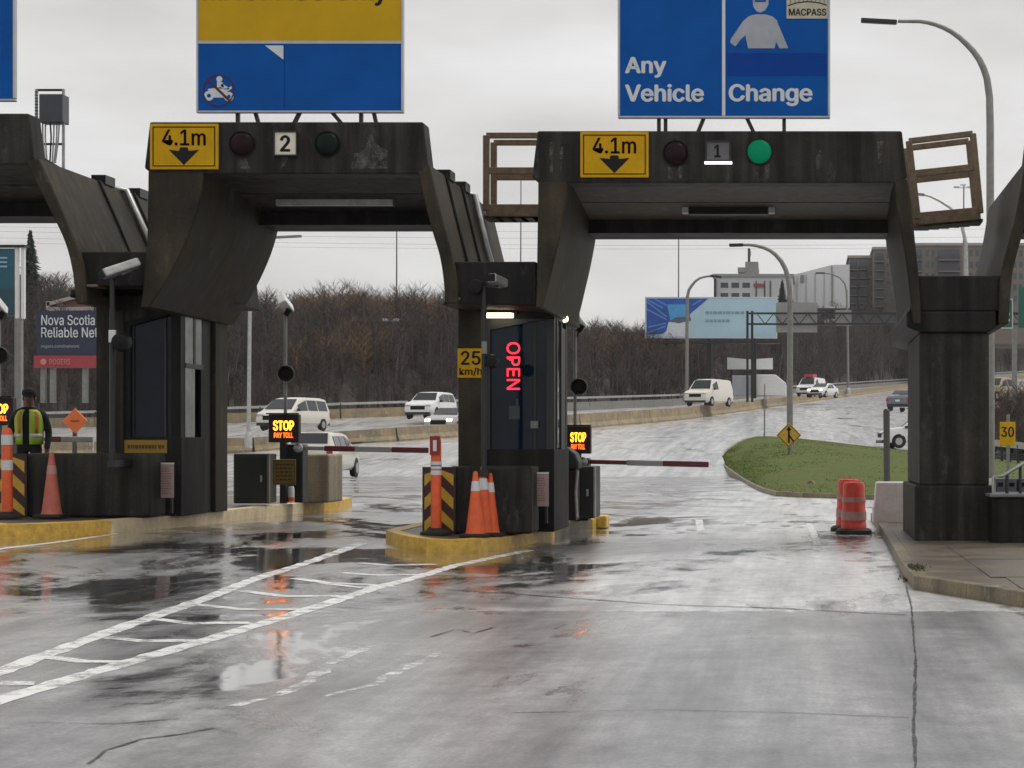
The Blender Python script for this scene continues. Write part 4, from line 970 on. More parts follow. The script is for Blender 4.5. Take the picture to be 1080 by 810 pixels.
# ================================================================== RIGHT SIDE THINGS
def barrel(px, ybase, ytop, label, dx=0):
    p = G(px, ybase); H = (ybase-ytop)*p.y/F; r = 13.6*p.y/F
    t = thing('traffic_barrel', label, 'barrel', p, group='orange barrels at the kerb of lane 1')
    MB().lathe(p, [(r*1.4, 0), (r*1.4, .05), (r*1.2, .08)], 20).build('base_ring', m_rubber, t, smooth=40)
    rr = lambda k: r*(1-.16*k)
    prof = [(rr(0), .07)]
    for k in (.22, .23, .45, .46, .70, .71, .92, .93): prof.append((rr(k)*(1.0 if int(k*100) % 10 in (2, 5, 0) else .97), H*k))
    prof += [(rr(.97)*.9, H*.97), (rr(1)*.5, H*.985)]
    MB().lathe(p, prof, 24).build('body', m_redb, t, smooth=35)
    for a, b, m in ((.26, .42, mat('barrel_white', (.42, .22, .20), .5, var=.25, scale=12)), (.60, .69, MATS['barrel_white'])):
        MB().lathe(p, [(rr(a)+.006, H*a), (rr(b)+.006, H*b)], 24).build('reflective_band', m, t, smooth=35)
    mb = MB().bar(p+Vector((-.09, 0, H*.98)), p+Vector((.09, 0, H*.98)), .03, .06); mb.build('handle', m_redb, t)
barrel(900.5, 563, 507, 'nearer orange barrel with pale bands at the kerb')
barrel(895, 560, 504, 'rear orange barrel half hidden behind its twin')
t = thing('jersey_block', 'pale concrete jersey block left of the dark pier', 'barrier', W(940, 545, 28.6), group=None)
x0, x1 = W(921, 0, 28.6).x, W(970, 0, 28.6).x
z0 = .1; MB().prism([(x0, z0), (x1, z0), (x1, z0+.22), (x1-.02, z0+.26), (x1-.05, .72), (x0+.05, .72), (x0+.02, z0+.26), (x0-.0, z0+.22)], 28.6, 29.1).build('block', mat('new_concrete', (.60, .60, .59), .6, bump=.3), t, bev=.02)
t = thing('steel_bollard', 'slim grey post standing behind the pale jersey block', 'bollard', W(935.5, 512, 40)); MB().tube([W(935.5, 512, 40)-Vector((0, 0, .2)), W(935, 434, 40)], .07, 12).build('post', mat('post_grey', (.05, .05, .045), .6), t, smooth=50); MB().lathe(W(935, 434, 40), [(.075, 0), (.06, .04), (.02, .06)], 12).build('cap', m_dark, t, smooth=50)
# stair wall, handrail right of the pier
t = thing('stair_wall', 'low dark wall at the right edge beside the pier', 'wall', (3.0, 22.8, .12))
MB().box((W(1046, 0, 22.6).x, 22.6, .1), (4.6, 23.6, W(0, 524.5, 22.6).z)).build('wall', m_concd, t, bev=.02)
MB().box((W(1046, 0, 22.6).x-.03, 22.55, W(0, 524.5, 22.6).z+.002), (4.65, 23.65, W(0, 521, 22.6).z)).build('coping', mat('coping_grey', (.16, .17, .18), .5), t, bev=.01)
t = thing('handrail', 'bent grey steel handrail on the low dark wall', 'handrail', W(1050, 521, 22.9))
MB().tube([W(1048, 521, 22.9), W(1048, 502.5, 22.9), W(1058, 501.5, 22.9), W(1082, 487, 22.9), W(1120, 466, 22.9)], .025, 8).build('rail', m_steel, t, smooth=60)
for x, y in ((1062, 500), (1076, 491.5)): MB().tube([W(x, 521, 22.9), W(x, y, 22.9)], .02, 8).build('baluster', m_dark, t, smooth=60)
for k in range(3):
    x = 1050+k*12; boxs = thing('meter_box', ('leftmost', 'middle', 'rightmost')[k]+' small grey box behind the bent handrail', 'box', W(x+5, 524, 24.5), group='grey boxes behind the handrail')
    rect(x, 505, x+10, 524, 24.5, .3).build('case', mat('box_grey', (.14, .15, .17), .5), boxs, bev=.01); rect(x+2.5, 509, x+8, 513, 24.49, .009).build('slot', m_black, boxs)

# ================================================================== ATTENDANT
def person(label, loc, H):
    t = thing('person', label, 'person', loc, rotz=R(12))
    k = H/1.78
    J = {'pel': (0, 0, .98), 'wst': (0, -.005, 1.12), 'chs': (0, -.01, 1.33), 'ubk': (0, .0, 1.45), 'nek': (0, .0, 1.53), 'hd0': (0, -.01, 1.60), 'hd1': (0, -.015, 1.69), 'hd2': (0, -.01, 1.755),
         'hpL': (.10, 0, .93), 'knL': (.115, -.015, .52), 'anL': (.125, .02, .10), 'toL': (.15, -.15, .045),
         'hpR': (-.10, 0, .93), 'knR': (-.115, -.02, .52), 'anR': (-.125, .01, .10), 'toR': (-.15, -.16, .045),
         'shL': (.185, .01, 1.43), 'elL': (.275, .03, 1.15), 'wrL': (.27, -.06, .92), 'haL': (.262, -.085, .84),
         'shR': (-.185, .01, 1.43), 'elR': (-.28, .03, 1.15), 'wrR': (-.26, -.08, .93), 'haR': (-.25, -.105, .85)}
    RD = {'pel': (.165, .12), 'wst': (.165, .12), 'chs': (.185, .13), 'ubk': (.155, .10), 'nek': (.062, .062), 'hd0': (.075, .085), 'hd1': (.08, .098), 'hd2': (.058, .07),
          'hp': (.095, .1), 'kn': (.068, .07), 'an': (.052, .055), 'to': (.045, .035), 'sh': (.085, .085), 'el': (.058, .058), 'wr': (.042, .042), 'ha': (.042, .025)}
    E = [('pel', 'wst'), ('wst', 'chs'), ('chs', 'ubk'), ('ubk', 'nek'), ('nek', 'hd0'), ('hd0', 'hd1'), ('hd1', 'hd2')]
    for s in 'LR': E += [('pel', 'hp'+s), ('hp'+s, 'kn'+s), ('kn'+s, 'an'+s), ('an'+s, 'to'+s), ('ubk', 'sh'+s), ('sh'+s, 'el'+s), ('el'+s, 'wr'+s), ('wr'+s, 'ha'+s)]
    FING = []
    for s, sg in (('L', 1), ('R', -1)):
        hx, hy, hz = J['ha'+s]
        for q, (dy, ln) in enumerate(((-.03, .07), (-.01, .08), (.01, .075), (.03, .06))):
            a = f'f{q}{s}'; J[a] = (hx-sg*.004, hy+dy, hz-.045); J[a+'m'] = (hx-sg*.008, hy+dy-.006, hz-.045-ln*.5); J[a+'t'] = (hx-sg*.022, hy+dy-.012, hz-.045-ln)
            E += [('ha'+s, a), (a, a+'m'), (a+'m', a+'t')]
        J['th'+s] = (hx-sg*.01, hy-.045, hz+.02); J['tt'+s] = (hx-sg*.02, hy-.065, hz-.04); E += [('wr'+s, 'th'+s), ('th'+s, 'tt'+s)]
    names = list(J); me = bpy.data.meshes.new('body'); me.from_pydata([tuple(c*k for c in J[n]) for n in names], [(names.index(a), names.index(b)) for a, b in E], [])
    ob = bpy.data.objects.new('body', me); COL.objects.link(ob)
    ob.modifiers.new('skin', 'SKIN'); sb = ob.modifiers.new('sub', 'SUBSURF'); sb.levels = 2; sb.render_levels = 2
    for i, n in enumerate(names):
        r = RD.get(n) or (RD.get(n[:2]) if n[0] != 'f' and n[:2] not in ('th', 'tt') else (.0095, .0095)) or (.01, .01)
        me.skin_vertices[0].data[i].radius = (r[0]*k, r[1]*k)
        me.skin_vertices[0].data[i].use_root = (n == 'pel')
    dg = bpy.context.evaluated_depsgraph_get(); dg.update()
    m2 = bpy.data.meshes.new_from_object(ob.evaluated_get(dg)); bpy.data.objects.remove(ob); m2.name = 'body'
    m2.materials.clear()
    for m in (mat('black_jacket', (.008, .008, .010), .8), mat('skin', (.22, .11, .075), .55), mat('dark_trousers', (.012, .013, .02), .8)): m2.materials.append(m)
    for p in m2.polygons:
        c = p.center/k
        p.material_index = 1 if (c.z > 1.535 or (c.z < .885 and abs(c.x) > .2 and c.z > .6)) else 2 if c.z < .95 and abs(c.x) < .22 else 0
        p.use_smooth = True
    b = bpy.data.objects.new('body', m2); COL.objects.link(b); b.parent = t
    # hi-vis vest: shell round the torso, open down the front with orange and silver bands
    m_vest = mat('vest_lime', (.42, .62, .05), .6, emit=.0, var=.12); m_vo = mat('vest_orange', (.65, .20, .05), .6); m_vs = mat('vest_silver', (.6, .6, .55), .35)
    rings = [(.96, .205, .165), (1.06, .205, .165), (1.12, .205, .165), (1.22, .215, .17), (1.33, .22, .172), (1.40, .215, .158), (1.455, .185, .135), (1.50, .12, .105)]
    def shell(a0, a1, z0, z1, g, name, m):
        mb = MB(); zs = [z0]+[r[0] for r in rings if z0 < r[0] < z1]+[z1]; nseg = 14; o = 0
        def rr(z):
            for (za, xa, ya), (zb, xb, yb) in zip(rings, rings[1:]):
                if za <= z <= zb: q = (z-za)/(zb-za); return xa+(xb-xa)*q, ya+(yb-ya)*q
            return rings[-1][1:]
        for z in zs:
            rx, ry = rr(z)
            for i in range(nseg+1):
                a = a0+(a1-a0)*i/nseg; mb.v.append(Vector(((rx+g)*math.cos(a), (ry+g)*math.sin(a)-.005, z))*k)
        for j in range(len(zs)-1):
            for i in range(nseg): mb.f.append((j*(nseg+1)+i, j*(nseg+1)+i+1, (j+1)*(nseg+1)+i+1, (j+1)*(nseg+1)+i))
        ob = mb.build(name, m, t, local=True, smooth=70); so = ob.modifiers.new('s', 'SOLIDIFY'); so.thickness = .006
        return ob
    v = shell(R(-82), R(262-12), .96, 1.49, 0, 'vest', m_vest)
    for a0, a1 in ((R(-80), R(-52)), (R(-128), R(-112))):
        pass
    shell(R(-60), R(-45), 1.13, 1.46, .006, 'vest_stripe', m_vo); shell(R(-132), R(-118), 1.13, 1.46, .006, 'vest_stripe', m_vo)
    shell(R(-80), R(248), 1.06, 1.12, .006, 'vest_band', m_vs)
    # dark jacket sleeves are the body; cap with brim, hair, face
    hz = 1.69*k; h = Vector((0, -.015*k, hz))
    MB().lathe(h+Vector((0, .005, .015)), [(.103*k, 0), (.106*k, .03), (.098*k, .075), (.065*k, .105), (.01, .115)], 20).build('cap', mat('cap_black', (.008, .008, .01), .8), t, local=True, smooth=60)
    mb = MB(); mb.slabz([(-.075, -.09), (.075, -.09), (.07, -.155), (.035, -.185), (-.035, -.185), (-.07, -.155)], hz+.012, hz+.022); mb.build('cap_brim', MATS['cap_black'], t, local=True, bev=.003)
    MB().lathe(h+Vector((0, .03, -.06)), [(.06, 0), (.085, .03), (.092, .09), (.07, .10)], 16).build('hair', mat('hair_dark', (.012, .009, .008), .8), t, local=True, smooth=60)
    MB().prism([(-.013, hz-.045), (.013, hz-.045), (.006, hz-.005), (-.006, hz-.005)], -.132*k, -.09*k).build('nose', MATS['skin'], t, local=True, bev=.004)
    for sx in (-.032, .032): MB().lathe(Vector((sx, -.105*k, hz-.005)), [(.003, -.008), (.011, -.003), (.011, .01)], 10, 'y').build('eye', m_black, t, local=True, smooth=60)
    MB().box((-.025, -.112*k, hz-.082), (.025, -.09*k, hz-.072)).build('mouth', mat('lips', (.12, .04, .035)), t, local=True, bev=.003)
    for sx in (-.088, .088): MB().lathe(Vector((sx*k, 0, hz-.03)), [(.01, -.01), (.026, 0), (.01, .012)], 10, 'x').build('ear', MATS['skin'], t, local=True, smooth=60)
    return t
pp = W(31, 500, 27.0); person('person in dark cap, black jacket and lime hi-vis vest', (pp.x, 27.0, gz(pp.x, 27)+.155), 1.66)

# ================================================================== HIGHWAY EDGES
def jersey(name, label, line, hts, wd, m, npx0, npx1, step):
    t = thing(name, label, 'barrier', line(npx0))
    pts = []; px = npx0; last = None; q = npx0
    while q <= npx1:
        p = line(q)
        if last is None or (p-last).length >= step: pts.append((q, p)); last = p
        q += 1
    for (qa, a), (qb, b) in zip(pts, pts[1:]):
        h = hts((qa+qb)/2); d = b-a; d.z = 0; d.normalize(); nn = Vector((-d.y, d.x, 0)); a2 = a+d*.03; b2 = b-d*.03
        prof = [(-wd, -.3), (-wd, .1), (-wd*.55, .32), (-wd*.4, h), (wd*.4, h), (wd*.55, .32), (wd, .1), (wd, -.3)]
        v = [a2+nn*x+Vector((0, 0, z)) for x, z in prof]+[b2+nn*x+Vector((0, 0, z)) for x, z in prof]; n = len(prof)
        MB().add(v, [tuple(range(n-1, -1, -1)), tuple(range(n, 2*n))]+[(i, (i+1) % n, n+(i+1) % n, n+i) for i in range(n)]).build('barrier_segment', m, t)
    return t
m_bar = concrete('weathered_barrier', (.27, .24, .18), .25, rough=.7, streak=.2)
jersey('highway_barrier', 'long tan concrete barrier between the merging road and highway', lambda q: lerp_row(r3, q), lambda q: .72 if q < 482 else .86, .3, m_bar, -80, 1140, 7.5)
fb = thing('parapet_rail', 'far concrete parapet with steel rail along the wooded hill', 'guard rail', lerp_row(r4, 245))
q = -80; last = None; pts = []
while q <= 1140:
    p = lerp_row(r4, q)
    if last is None or (p-last).length >= 5: pts.append((q, p)); last = p
    q += 1
for (qa, a), (qb, b) in zip(pts, pts[1:]):
    d = (b-a).normalized(); z = Vector((0, 0, 1))
    MB().bar(a+z*.3, b-d*.04+z*.3, .62 if True else .6, .25, Vector((0, 1, 0))).build('parapet_segment', m_bar if qa < 560 else m_polem, fb)
    MB().bar(a+z*.95, b+z*.95, .16, .08).build('rail', m_steel, fb)
    MB().bar(a+z*.5, a+z*.95, .1).build('rail_post', m_dark, fb)
# guard rail at the far right of the merging road
t = thing('guard_rail', 'grey steel guard rail right of the dark pier', 'guard rail', W(1046, 478, 95))
a, b = W(1040, 466, 90), W(1150, 478, 80)
for k in range(12):
    p, q = a.lerp(b, k/12), a.lerp(b, (k+1)/12); MB().bar(p, q, .3, .08).build('rail', m_steel, t); MB().bar(p-Vector((0, 0, 1.2)), p, .12).build('post', m_dark, t)

# ================================================================== VEHICLES
def vehicle(name, label, cat, px, py, Y, head_deg, kind, paint, lights=False, group='vehicles on the highway', scale=1.0):
    loc = W(px, py, Y); yaw = R(head_deg)
    t = thing(name, label, cat, loc, rotz=yaw, group=group); t.scale = (scale,)*3
    D = {'suv': (4.6, 1.86, 1.68), 'sedan': (4.6, 1.8, 1.45), 'minivan': (5.0, 1.95, 1.78), 'van': (5.4, 2.0, 2.1), 'pickup': (5.6, 1.95, 1.85)}[kind]
    Ln, Wd, H = D; w2 = Wd/2
    belt = {'suv': .60, 'sedan': .62, 'minivan': .56, 'van': .58, 'pickup': .6}[kind]*H
    top = {'suv':     [(-.5, .60), (-.492, .66), (-.40, .985), (-.30, 1), (.02, 1), (.13, .965), (.27, .66), (.42, .60), (.485, .50), (.5, .40)],
           'sedan':   [(-.5, .62), (-.48, .70), (-.36, .73), (-.20, .985), (-.08, 1), (.05, .985), (.25, .70), (.42, .62), (.485, .52), (.5, .40)],
           'minivan': [(-.5, .58), (-.49, .64), (-.44, .97), (-.34, 1), (.05, 1), (.17, .95), (.36, .60), (.45, .53), (.49, .44), (.5, .36)],
           'van':     [(-.5, .55), (-.495, .62), (-.48, .98), (-.4, 1), (.12, 1), (.2, .965), (.32, .60), (.44, .54), (.49, .47), (.5, .34)],
           'pickup':  [(-.5, .60), (-.495, .62), (-.18, .62), (-.15, .97), (-.10, 1), (.02, 1), (.1, .97), (.2, .64), (.44, .60), (.5, .42)]}[kind]
    def width(u): return w2*(1-.10*max(0, (abs(u)-.36)/.14)**2)
    mb = MB(); rings = []
    for u, tz in top:
        z = tz*H; ww = width(u); zl = .26 if abs(u) < .47 else .34
        gh = max(0, z-belt); wt = ww*(.97 if gh < .05 else .97-.22*min(1, gh/(H-belt)))
        bz = min(belt, z-.03)
        rg = [(-ww*.86, zl), (-ww*.985, zl+.14), (-ww, (zl+bz)/2+.05), (-ww*.975, bz), (-wt, z-.05*min(1, gh*3+.3)), (-wt*.86, z), (0, z+.015),
              (wt*.86, z), (wt, z-.05*min(1, gh*3+.3)), (ww*.975, bz), (ww, (zl+bz)/2+.05), (ww*.985, zl+.14), (ww*.86, zl)]
        rings.append([Vector((u*Ln, y, zz)) for y, zz in rg])
    n = len(rings[0])
    for rg in rings: mb.v += rg
    for i in range(len(rings)-1):
        for k in range(n-1): mb.f.append((i*n+k, i*n+k+1, (i+1)*n+k+1, (i+1)*n+k))
        mb.f.append((i*n+n-1, i*n, (i+1)*n, (i+1)*n+n-1))
    mb.f.append(tuple(range(n))); mb.f.append(tuple((len(rings)-1)*n+k for k in range(n-1, -1, -1)))
    mb.build('body', paint, t, local=True, smooth=38)
    P = lambda i, k: rings[i][k]
    hi = [i for i, (u, tz) in enumerate(top) if tz > .9]; a, b = hi[0], hi[-1]
    def quad(c, name, m, th=.012):
        nrm = (c[1]-c[0]).cross(c[3]-c[0]).normalized()
        MB().add([p+nrm*th for p in c]+[p-nrm*th for p in c], [(0,1,2,3),(7,6,5,4),(0,4,5,1),(1,5,6,2),(2,6,7,3),(3,7,4,0)]).build(name, m, t, local=True)
    # windscreen, rear window
    def pane(i, j, name, f0=.07, f1=.93):
        A0, A1, B0, B1 = P(i, 5), P(i, 7), P(j, 5), P(j, 7)
        s = .0; A0, A1 = A0.lerp(A1, s), A1.lerp(A0, s); B0, B1 = B0.lerp(B1, s), B1.lerp(B0, s)
        up = Vector((0, 0, .03))
        quad([A0.lerp(B0, f0)+up, A1.lerp(B1, f0)+up, A1.lerp(B1, f1)+up, A0.lerp(B0, f1)+up], name, m_glass)
    pane(b, b+1, 'windscreen'); pane(a-1 if kind != 'pickup' else a-1, a, 'rear_window', .25, .92)
    # side windows
    ub, ua = top[b+1][0]*.45+top[b][0]*.55, top[a][0]+.01
    cuts = {'suv': 3, 'sedan': 2, 'minivan': 3, 'van': 1, 'pickup': 2}[kind]
    if kind == 'van': ua = .05
    for sg in (-1, 1):
        for q in range(cuts):
            u0 = ua+(ub-ua)*q/cuts+.012; u1 = ua+(ub-ua)*(q+1)/cuts-.012
            def sidept(u, f):
                for i in range(len(top)-1):
                    if top[i][0] <= u <= top[i+1][0]:
                        r_ = (u-top[i][0])/(top[i+1][0]-top[i][0]); kb, kt = (3, 4) if sg < 0 else (9, 8)
                        return P(i, kb).lerp(P(i+1, kb), r_).lerp(P(i, kt).lerp(P(i+1, kt), r_), f)+Vector((0, sg*.008, 0))
            quad([sidept(u0, .1), sidept(u1, .1), sidept(u1, .86), sidept(u0, .86)], 'side_window', m_glass)
    # wheels
    wr = .34 if kind in ('suv', 'van', 'pickup') else .32
    for ux in (-.30, .31):
        for sg in (-1, 1):
            c = Vector((ux*Ln, sg*(w2-.10), wr))
            wl = MB().lathe(c, [(wr*.6, -.11), (wr*.93, -.11), (wr, -.07), (wr, .07), (wr*.93, .11), (wr*.6, .11)], 20, 'y').build('wheel', m_rubber, t, local=True, smooth=40)
            MB().lathe(c+Vector((0, sg*.105, 0)), [(wr*.62, -.02), (wr*.58, .02), (wr*.15, .012)], 14, 'y').build('rim', m_steel, wl, local=True, smooth=40)
            MB().lathe(Vector((c.x, sg*(w2-.02), wr+.01)), [(wr*1.14, -.02), (wr*1.14, .018)], 20, 'y').build('wheel_arch', m_black, t, local=True, smooth=40)
    fz = .58*belt+.12
    for sg in (-1, 1):
        MB().box((Ln*.468, sg*w2*.52, fz), (Ln*.494, sg*w2*.88, fz+.15)).build('headlight', m_head if lights else m_steel, t, local=True, bev=.01)
        MB().box((-Ln*.500-.01, sg*w2*.70, belt*.72), (-Ln*.475, sg*w2*.93, belt*.98)).build('taillight', m_tail, t, local=True, bev=.01)
        MB().box((top[b+1][0]*Ln*.78, sg*(w2+.01), belt+.02), (top[b+1][0]*Ln*.78+.14, sg*(w2+.17), belt+.17)).build('wing_mirror', m_dark, t, local=True, bev=.02)
    MB().box((Ln*.485, -w2*.5, fz-.16), (Ln*.503, w2*.5, fz+.08)).build('grille', m_black, t, local=True, bev=.01)
    MB().box((Ln*.47, -w2*.85, .24), (Ln*.512, w2*.85, .40)).build('front_bumper', m_dark, t, local=True, bev=.02)
    MB().box((-Ln*.512, -w2*.85, .28), (-Ln*.47, w2*.85, .48)).build('rear_bumper', m_dark, t, local=True, bev=.02)
    MB().box((-Ln*.506, -.16, belt*.72), (-Ln*.49, .16, belt*.72+.13)).build('number_plate', m_signw, t, local=True)
    return t
m_cw = mat('car_cream_white', (.66, .63, .55), .25, var=.05, coat=.6); m_cw2 = mat('car_white', (.72, .72, .72), .25, var=.04, coat=.6)
m_cg = mat('car_slate', (.12, .13, .17), .25, var=.08, coat=.6); m_csil = mat('car_silver', (.42, .42, .42), .25, .4, var=.05, coat=.5); m_cbrn = mat('car_tan', (.32, .24, .15), .3, var=.1, coat=.4)
vehicle('minivan', 'cream minivan driving left behind the lane 2 STOP sign', 'minivan', 310, 454, 103, 257, 'minivan', m_cw)
vehicle('parked_car', 'white car on the highway, upper of the pair left of the OPEN booth', 'car', 455, 442, 118, 260, 'suv', m_cw2, group='vehicles on the highway').name = 'car'
vehicle('car', 'white car with lit headlamps, lower of the pair left of the OPEN booth', 'car', 476, 457, 108, 262, 'sedan', m_csil, True)
vehicle('car', 'white SUV seen from behind leaving lane 2', 'SUV', 341, 503.5, 71, 91, 'suv', m_cw, group='vehicles leaving the plaza')
vehicle('delivery_van', 'white panel van below the blue billboard', 'van', 748, 428.5, 148, 249, 'van', m_cw)
v5 = vehicle('delivery_van', 'white van with red roof board on the far highway', 'van', 856, 418.5, 208, 252, 'van', m_cw2)
MB().box((-.3, -.5, 2.13), (1.2, .5, 2.45)).build('roof_board', mat('roof_red', (.45, .06, .07)), v5, local=True)
vehicle('car', 'white car with lit headlamps right of the tall curved lamp pole', 'car', 868, 419.5, 190, 248, 'sedan', m_cw2, True)
vehicle('car', 'slate blue car half hidden by the dark right pier', 'car', 957, 434, 132, 70, 'sedan', m_cg, group='vehicles leaving the plaza')
vehicle('car', 'white car nose showing left of the dark right pier', 'car', 971, 472, 104, 190, 'suv', m_cw2, group='vehicles leaving the plaza')
vehicle('pickup_truck', 'tan pickup with lit headlamps right of the dark pier', 'pickup', 1053, 423, 150, 232, 'pickup', m_cbrn, True)

# ================================================================== POLES
def street_light(label, Y, pts, lum, r0, r1, m=m_polem, base_dz=-.3, name='street_light'):
    p = [W(x, y, Y) for x, y in pts]; p[0].z += base_dz
    t = thing(name, label, 'street light', p[0], group='curved street lights')
    n = len(p); rs = [r0+(r1-r0)*i/(n-1) for i in range(n)]
    MB().tube(p, rs, 10).build('pole', m, t, smooth=60)
    MB().lathe(p[0]+Vector((0, 0, -base_dz)), [(r0*2.0, -.3), (r0*2.0, .35), (r0*1.3, .5)], 12).build('base', m_steel, t, smooth=40)
    if lum:
        a, b = W(*lum[0], Y), W(*lum[1], Y)
        MB().bar(a, b, r1*2.4, r1*5).build('luminaire', m_dark if m is not m_steel else m_polem, t, bev=r1*.6)
    return t
street_light('tall curved lamp pole standing on the grass beside the merge sign', 75, [(833, 497), (833, 400), (833.5, 340), (833, 307), (831.5, 294), (828.5, 284), (824, 275.5), (818, 268.5), (812, 264), (805, 261), (797, 259), (790, 258.3), (780, 258.4)], [(769, 258.7), (784, 258.3)], .13, .05)
street_light('grey curved lamp pole in front of the blue billboard', 160, [(724, 420), (724.5, 360), (725, 313), (726.5, 306), (729, 302), (733, 297), (738, 293.5), (744, 291.8), (751, 291)], [(749, 291), (761, 292.3)], .16, .08)
street_light('far curved lamp pole right of the overhead gantry sign', 255, [(894.5, 413), (894, 350), (893, 307), (891, 299), (886, 293), (878, 289), (868, 288)], [(860, 288), (870, 288)], .18, .08)
street_light('tallest curved lamp pole rising behind the right pier', 50, [(1045, 524), (1044.5, 300), (1044.3, 133), (1043.7, 103), (1041, 83), (1037.5, 72.5), (1033, 63), (1027, 54.5), (1020, 47), (1012, 39.5), (1003, 33), (995, 29), (987, 26), (978.5, 23.8), (970, 22.6), (947, 22.5)], [(908, 21.5), (946, 23.5)], .115, .045)
street_light('curved lamp pole seen through the tilted timber railing', 110, [(1019.5, 480), (1019.5, 300), (1018.5, 256), (1015, 240), (1010, 229), (1003, 219.5), (990.5, 211.5), (981, 207), (972, 205)], [(962, 204.3), (975, 205.5)], .13, .06, m_steel)
street_light('slim lamp pole at the left of lane 2 behind the booth', 94, [(262, 466), (263.5, 330), (264.5, 262), (267, 257), (275, 252.5), (292, 250.3)], [(290, 250.4), (318, 249)], .10, .05, m_steel)
def mast(label, Y, px, y0, y1, r, heads=None):
    a, b = W(px, y0, Y), W(px+.5, y1, Y); t = thing('lamp_mast', label, 'mast', a, group='thin masts on the skyline')
    MB().tube([a-Vector((0, 0, 2)), b], [r, r*.6], 8).build('shaft', m_polem, t, smooth=60)
    for (x0, x1, y) in (heads or []):
        MB().bar(W(x0, y, Y), W(x1, y, Y), .22, .3).build('lamp_head', m_signw, t, bev=.05)
    if heads: MB().bar(W(heads[0][0], heads[0][2]+1, Y), W(heads[-1][1], heads[0][2]+1, Y), .1).build('crossarm', m_steel, t)
    return t
mast('twin-headed lamp mast on the wooded hill', 150, 414.5, 395, 336, .14, [(403.5, 409.5, 337.5), (415, 421, 337.5)])
mast('thin tall mast above the wooded hill in lane 2 opening', 185, 418, 345, 232, .10)
mast('thin mast seen through the left timber railing', 220, 549, 330, 178, .10)
mast('thin mast above the blue billboard', 230, 715.5, 330, 196, .10)
mast('thin mast above the apartment block', 420, 935, 330, 205, .2)
mast('high mast with floodlight ring in the tilted railing', 260, 1016, 330, 196, .16, [(1006, 1012, 197), (1013, 1019, 195), (1020, 1026, 197)])
t = mast('slim dark marker pole behind the grass tip', 92, 806, 466, 405, .05); t.name = 'marker_pole'

# signs by the grass
def diamond(px, py, hw, Y, label, m, base_py, mark=None, name='warning_sign', rim=True):
    c = W(px, py, Y); t = thing(name, label, 'sign', W(px, base_py, Y)); s = hw*Y/F
    MB().prism([(c.x-s, c.z), (c.x, c.z-s), (c.x+s, c.z), (c.x, c.z+s)], Y, Y+.03).build('panel', m, t, bev=.01)
    MB().bar(W(px-.5, base_py, Y+.08)-Vector((0, 0, .3)), W(px+.5, py-hw+2, Y+.08), .06).build('post', mat('sign_post_grey', (.08, .08, .075), .6), t)
    return t, c, s
t, c, s = diamond(832, 459, 13.3, 70, 'yellow diamond merge sign on the grass', m_chev, 508)
mb = MB(); Y = 70-.004
mb.bar((c.x+.0, Y, c.z-s*.62), (c.x, Y, c.z+s*.45), s*.15, .006); mb.prism([(c.x-s*.22, c.z+s*.38), (c.x+s*.22, c.z+s*.38), (c.x, c.z+s*.75)], Y-.003, Y+.003)
mb.bar((c.x+s*.38, Y, c.z-s*.5), (c.x, Y, c.z+s*.02), s*.13, .006)
mb.build('merge_arrow', m_black, t)
for k in range(4):
    a = [(c.x-s*.9, c.z), (c.x, c.z-s*.9), (c.x+s*.9, c.z), (c.x, c.z+s*.9)]; p, q = a[k], a[(k+1) % 4]
    MB().bar((p[0], Y, p[1]), (q[0], Y, q[1]), s*.045, .006).build('border', m_black, t)
t, c, s = diamond(79, 444, 13.5, 33, 'orange diamond warning sign behind the attendant', mat('work_orange', (.85, .20, .05), .5), 466)
MB().bar((c.x-s*.35, 32.996, c.z), (c.x+s*.35, 32.996, c.z), s*.12, .006).build('lettering', mat('work_brown', (.35, .08, .02)), t)
MB().bar(W(79, 466, 33.08), (W(79, 0, 33).x, 33.08, gz(-12.7, 33)), .05).build('lower_post', m_dark, t)
t = thing('advisory_sign', 'yellow 30 advisory sign right of the dark pier', 'sign', W(1063, 520, 48))
rect(1054.5, 445, 1071, 470, 48, .03).build('panel', m_amber, t, bev=.01); lettering('30', 1056, 450, 1069.5, 461, 47.996, m_black, t, bold=.02)
MB().bar(W(1063, 524, 48.06), W(1063.3, 437, 48.06), .08).build('post', m_polem, t)
# small bent branch lying on the grass
t = thing('fallen_branch', 'pale bent branch lying on the grass near the barrels', 'branch', W(848, 514, 50))
MB().tube([W(838, 516, 50), W(847, 513, 50), W(855, 507, 50), (W(857, 508, 50)), W(862, 513, 49.6), W(864, 517, 49.5)], [.05, .05, .04, .03, .03, .02], 6).build('stem', m_wood, t, smooth=60); MB().tube([W(838, 517, 49.9), W(855, 516.5, 49.9)], .05, 6).build('side_twig', mat('dead_wood', (.35, .27, .16), .8), t)

# ================================================================== BILLBOARDS AND HIGHWAY GANTRY
YBB = 185
t = thing('billboard', 'wide blue and pale billboard on the hillside', 'billboard', W(750, 400, YBB), group='billboards on the hill')
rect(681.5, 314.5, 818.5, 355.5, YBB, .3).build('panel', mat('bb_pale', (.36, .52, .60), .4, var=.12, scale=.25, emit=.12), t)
def flat(pl, name, m, dy, Y=YBB): 
    return MB().prism([(W(x, y, Y).x, W(x, y, Y).z) for x, y in pl][::-1], Y-dy, Y-dy+.02).build(name, m, t)
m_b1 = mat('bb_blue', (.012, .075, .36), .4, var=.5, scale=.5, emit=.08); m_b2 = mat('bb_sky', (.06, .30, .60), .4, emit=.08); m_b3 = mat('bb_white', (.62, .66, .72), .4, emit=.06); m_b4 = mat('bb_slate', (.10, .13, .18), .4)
flat([(682, 315), (747, 315), (728, 331), (726, 338), (722, 346), (701, 352), (682, 353)], 'picture_blue', m_b1, .03)
